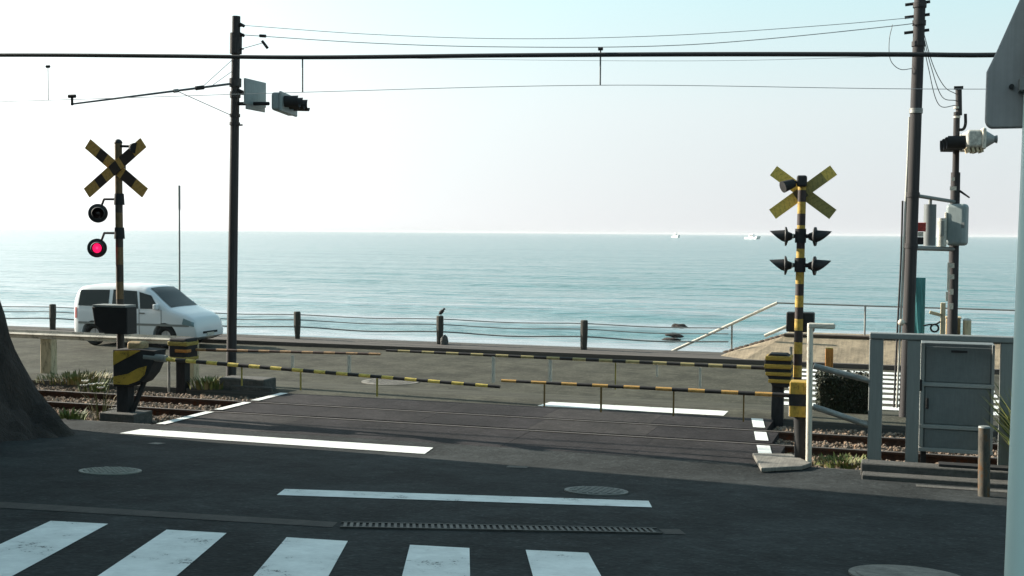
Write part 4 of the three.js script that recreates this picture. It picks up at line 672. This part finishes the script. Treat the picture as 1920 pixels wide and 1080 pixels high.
// ------------------------------------------------------------------ across the track on the right
{
  const t = thing('dark_hedge', 'dark clipped hedge between the white crosswalk and the track', 'hedge', P(-0.92, -0.25, 19.6));
  part(t, 'core', box(-1.32, -0.50, -0.3, 0.40, 19.4, 19.85, 0.05), M.hedgeCore ?? mat('hedgeCore', lin(0.03, 0.032, 0.018), 0.95));
  const gs = [], cs = [lin(0.030, 0.036, 0.018), lin(0.036, 0.032, 0.02), lin(0.026, 0.03, 0.016), lin(0.034, 0.042, 0.018)];
  for (let i = 0; i < 2600; i++) { const f = rnd(); let x = rr(-1.36, -0.46), y = rr(-0.25, 0.47), d = rr(19.34, 19.9); if (f < 0.5) d = 19.36 + rr(-0.03, 0.03); else if (f < 0.75) y = 0.44 + rr(-0.04, 0.03); else if (f < 0.88) x = -1.34 + rr(-0.02, 0.03); else x = -0.48 + rr(-0.03, 0.02); const g = new THREE.PlaneGeometry(0.035, 0.022); g.rotateX(rr(0, 6)).rotateY(rr(0, 6)).rotateZ(rr(0, 6)).translate(x, y, -d); gs.push(colour(g.toNonIndexed(), cs[Math.floor(rnd() * 4)])); }
  const lv = part(t, 'foliage', merge(gs), M.leaf); lv.userData.kind = 'stuff';
  const o = thing('marker_post', 'short orange marker post behind the dark hedge', 'marker post', P(-1.15, -0.2, 19.95)); part(o, 'shaft', box(-1.255, -1.135, -0.4, 0.80, 19.93, 20.0, 0.01), M.orange); part(o, 'cap', box(-1.25, -1.14, 0.80, 0.815, 19.935, 19.995), M.yellowDull);
  const b = thing('banner', 'narrow teal vertical banner beside the right utility pole', 'banner', P(0.14, -0.25, 20)); part(b, 'panel', (() => { const g = new THREE.PlaneGeometry(0.15, 1.9, 6, 30), p = g.attributes.position; for (let k = 0; k < p.count; k++) p.setZ(k, 0.02 * Math.sin(p.getX(k) * 30 + p.getY(k) * 2)); g.computeVertexNormals(); return g.translate(0.15, 1.0, -20); })(), Object.assign(M.teal, { side: THREE.DoubleSide })); part(b, 'pole', rod(P(0.06, -0.3, 20), P(0.06, 2.0, 20), 0.012), M.white);
  const c = thing('cream_post', 'square cream post beside the foot of the thinner right pole', 'post', P(0.47, -0.2, 19.4)); part(c, 'shaft', box(0.44, 0.51, -0.3, 1.6, 19.38, 19.45, 0.008), M.cream); part(c, 'side_plate', new RoundedBoxGeometry(0.2, 0.05, 0.04, 2, 0.01).rotateZ(-0.25).translate(0.38, 1.43, -19.4), M.cream);
  const k = thing('roadside_box', 'tan roadside box between the cream post and the bollard', 'box', P(0.6, -0.2, 19.75)); part(k, 'casing', box(0.53, 0.74, -0.3, 1.34, 19.72, 19.95, 0.02), M.tan); part(k, 'lid', box(0.52, 0.75, 1.34, 1.37, 19.71, 19.96, 0.01), M.cream);
  const l = thing('bollard', 'cream bollard right of the thinner pole', 'bollard', P(0.82, -0.2, 19.6)); part(l, 'shaft', rod(P(0.825, -0.3, 19.6), P(0.825, 1.33, 19.6), 0.06, 0.06, 18), M.cream); part(l, 'cap', new THREE.SphereGeometry(0.062, 16, 8, 0, 6.3, 0, 1.57).scale(1, 0.6, 1).translate(0.825, 1.33, -19.6), M.white);
  const h = thing('cable_coil', 'small dark coiled cable hanging on the cream post', 'cable', P(0.36, 1.15, 19.36)); part(h, 'coil', merge([new THREE.TorusGeometry(0.055, 0.014, 8, 24).translate(0.36, 1.22, -19.35), tube([P(0.44, 1.32, 19.37), P(0.38, 1.28, 19.36), P(0.28, 1.27, 19.35), P(0.2, 1.25, 19.35)], 0.014, 16, 6)]), M.black);
}
{ // raised concrete landing of the beach steps with its handrail
  const t = thing('beach_landing', 'sunlit tan concrete landing of the beach steps beyond the crosswalk', 'landing', P(0, -0.5, 31.5));
  const g = new THREE.BufferGeometry();
  const A = [-4.55, -0.49, 31.2], A2 = [-4.45, -0.49, 33.5], B = [-3.05, 0.0, 31.9], B2 = [-3.05, 0.0, 33.5], C = [9, 0.0, 31.9], C2 = [9, 0.0, 33.5], D = [9, -0.52, 30.5], E2 = [-3.9, -0.52, 30.5], F = [-4.5, -8, 33.5], G2 = [9, -8, 33.5];
  const tri = []; const q = (...v) => { for (let i = 1; i < v.length - 1; i++) for (const w of [v[0], v[i], v[i + 1]]) tri.push(w[0], w[1], -w[2]); };
  q(E2, D, C, B); q(A, E2, B); q(B, C, C2, B2); q(A, B, B2, A2); q(A2, B2, C2, G2, F);
  g.setAttribute('position', new THREE.Float32BufferAttribute(tri, 3)); const uv = []; for (let i = 0; i < tri.length; i += 3) uv.push(tri[i] * 0.4, (tri[i + 1] - tri[i + 2]) * 0.4); g.setAttribute('uv', new THREE.Float32BufferAttribute(uv, 2)); g.computeVertexNormals();
  part(t, 'slope', g, M.concreteTan);
  part(t, 'coping', box(-3.05, 9, 0.003, 0.07, 31.86, 32.2, 0.015), M.timber); 
  const rk = []; for (let i = 0; i < 12; i++) rk.push(new THREE.IcosahedronGeometry(0.11, 1).scale(1.3, 0.7, 1).rotateY(i).translate(-4.5 + i * 0.13, -0.50 + i * 0.043, -32.1)); part(t, 'rubble_edge', merge(rk), M.timber);
  const h = thing('handrail', 'white tubular handrail climbing beside the beach steps', 'handrail', P(-4, -0.5, 32.5));
  part(h, 'sloping_rail', rod(P(-6.32, -0.69, 32.5), P(-3.29, 0.82, 32.5), 0.04, 0.04, 10), M.white);
  part(h, 'level_rail', rod(P(-3.29, 0.82, 32.5), P(-1.05, 0.80, 32.5), 0.02, 0.02, 8), M.steelGrey); part(h, 'level_rail', rod(P(-1.05, 0.80, 32.5), P(6, 0.76, 32.5), 0.02, 0.02, 8), M.steelGrey);
  for (const [x, y0, y1] of [[-4.45, -1.6, 0.22], [-1.08, 0, 0.8], [3.2, 0, 0.78]]) part(h, 'upright', rod(P(x, y0, 32.5), P(x, y1, 32.5), 0.024, 0.024, 8), M.galv);
  part(h, 'short_rail', rod(P(-3.5, 0.02, 31.6), P(-2.86, 0.32, 31.6), 0.04, 0.04, 8), M.white);
}
// ------------------------------------------------------------------ on the sea
function boat(label, x, d, L, hgt) {   // the side that is lit by the sun is turned half towards the land
  const t = thing('boat', label, 'boat', P(x, -6, d), 'boats on the horizon');
  const s = new THREE.Shape([[-0.5, 0], [-0.52, 0.10], [0.35, 0.11], [0.56, 0.16], [0.46, 0]].map(([a, b]) => new THREE.Vector2(a * L, b * L * hgt)));
  part(t, 'hull', new THREE.ExtrudeGeometry(s, { depth: L * 0.22, bevelEnabled: false }).translate(x, -6.1, -d), M.hull);
  const c = part(t, 'cabin', box(x - L * 0.2, x + L * 0.12, -6.1 + 0.10 * L * hgt, -6.1 + 0.26 * L * hgt, d - L * 0.18, d - L * 0.04, 0.02 * L), M.hull); part(c, 'window_band', box(x - L * 0.15, x + L * 0.125, -6.1 + 0.17 * L * hgt, -6.1 + 0.22 * L * hgt, d - L * 0.184, d - L * 0.18), M.carGlass);
  t.rotation.y = -0.8;
}
boat('small white boat on the horizon left of the right crossing signal', -500, 2730, 24, 1.5);
boat('longer white boat just below the horizon beside the right crossing signal', -276, 2290, 36, 0.95);
for (const [x, d, r, label] of [[-19.7, 109.5, 0.55, 'topmost of the three small dark rocks in the shallows near the handrail'], [-18.9, 102.5, 0.5, 'middle one of the three small dark rocks in the shallows near the handrail'], [-18.2, 97.5, 0.55, 'lowest of the three small dark rocks in the shallows near the handrail']]) {
  const t = thing('sea_rock', label, 'rock', P(x, -6, d), 'dark rocks in the shallows'); const g = new THREE.IcosahedronGeometry(r, 3), p = g.attributes.position; for (let k = 0; k < p.count; k++) { const f = 1 + 0.5 * noise.noise(p.getX(k) * 2 + x, p.getY(k) * 2, p.getZ(k) * 2); p.setXYZ(k, p.getX(k) * f * 1.5, p.getY(k) * f * (d > 105 ? 0.9 : 0.4), p.getZ(k) * f); } g.computeVertexNormals(); part(t, 'rock_body', colour(g.translate(x, -5.95, -d), lin(1, 1, 1)), M.rock);
}
renderer.render(scene, camera);
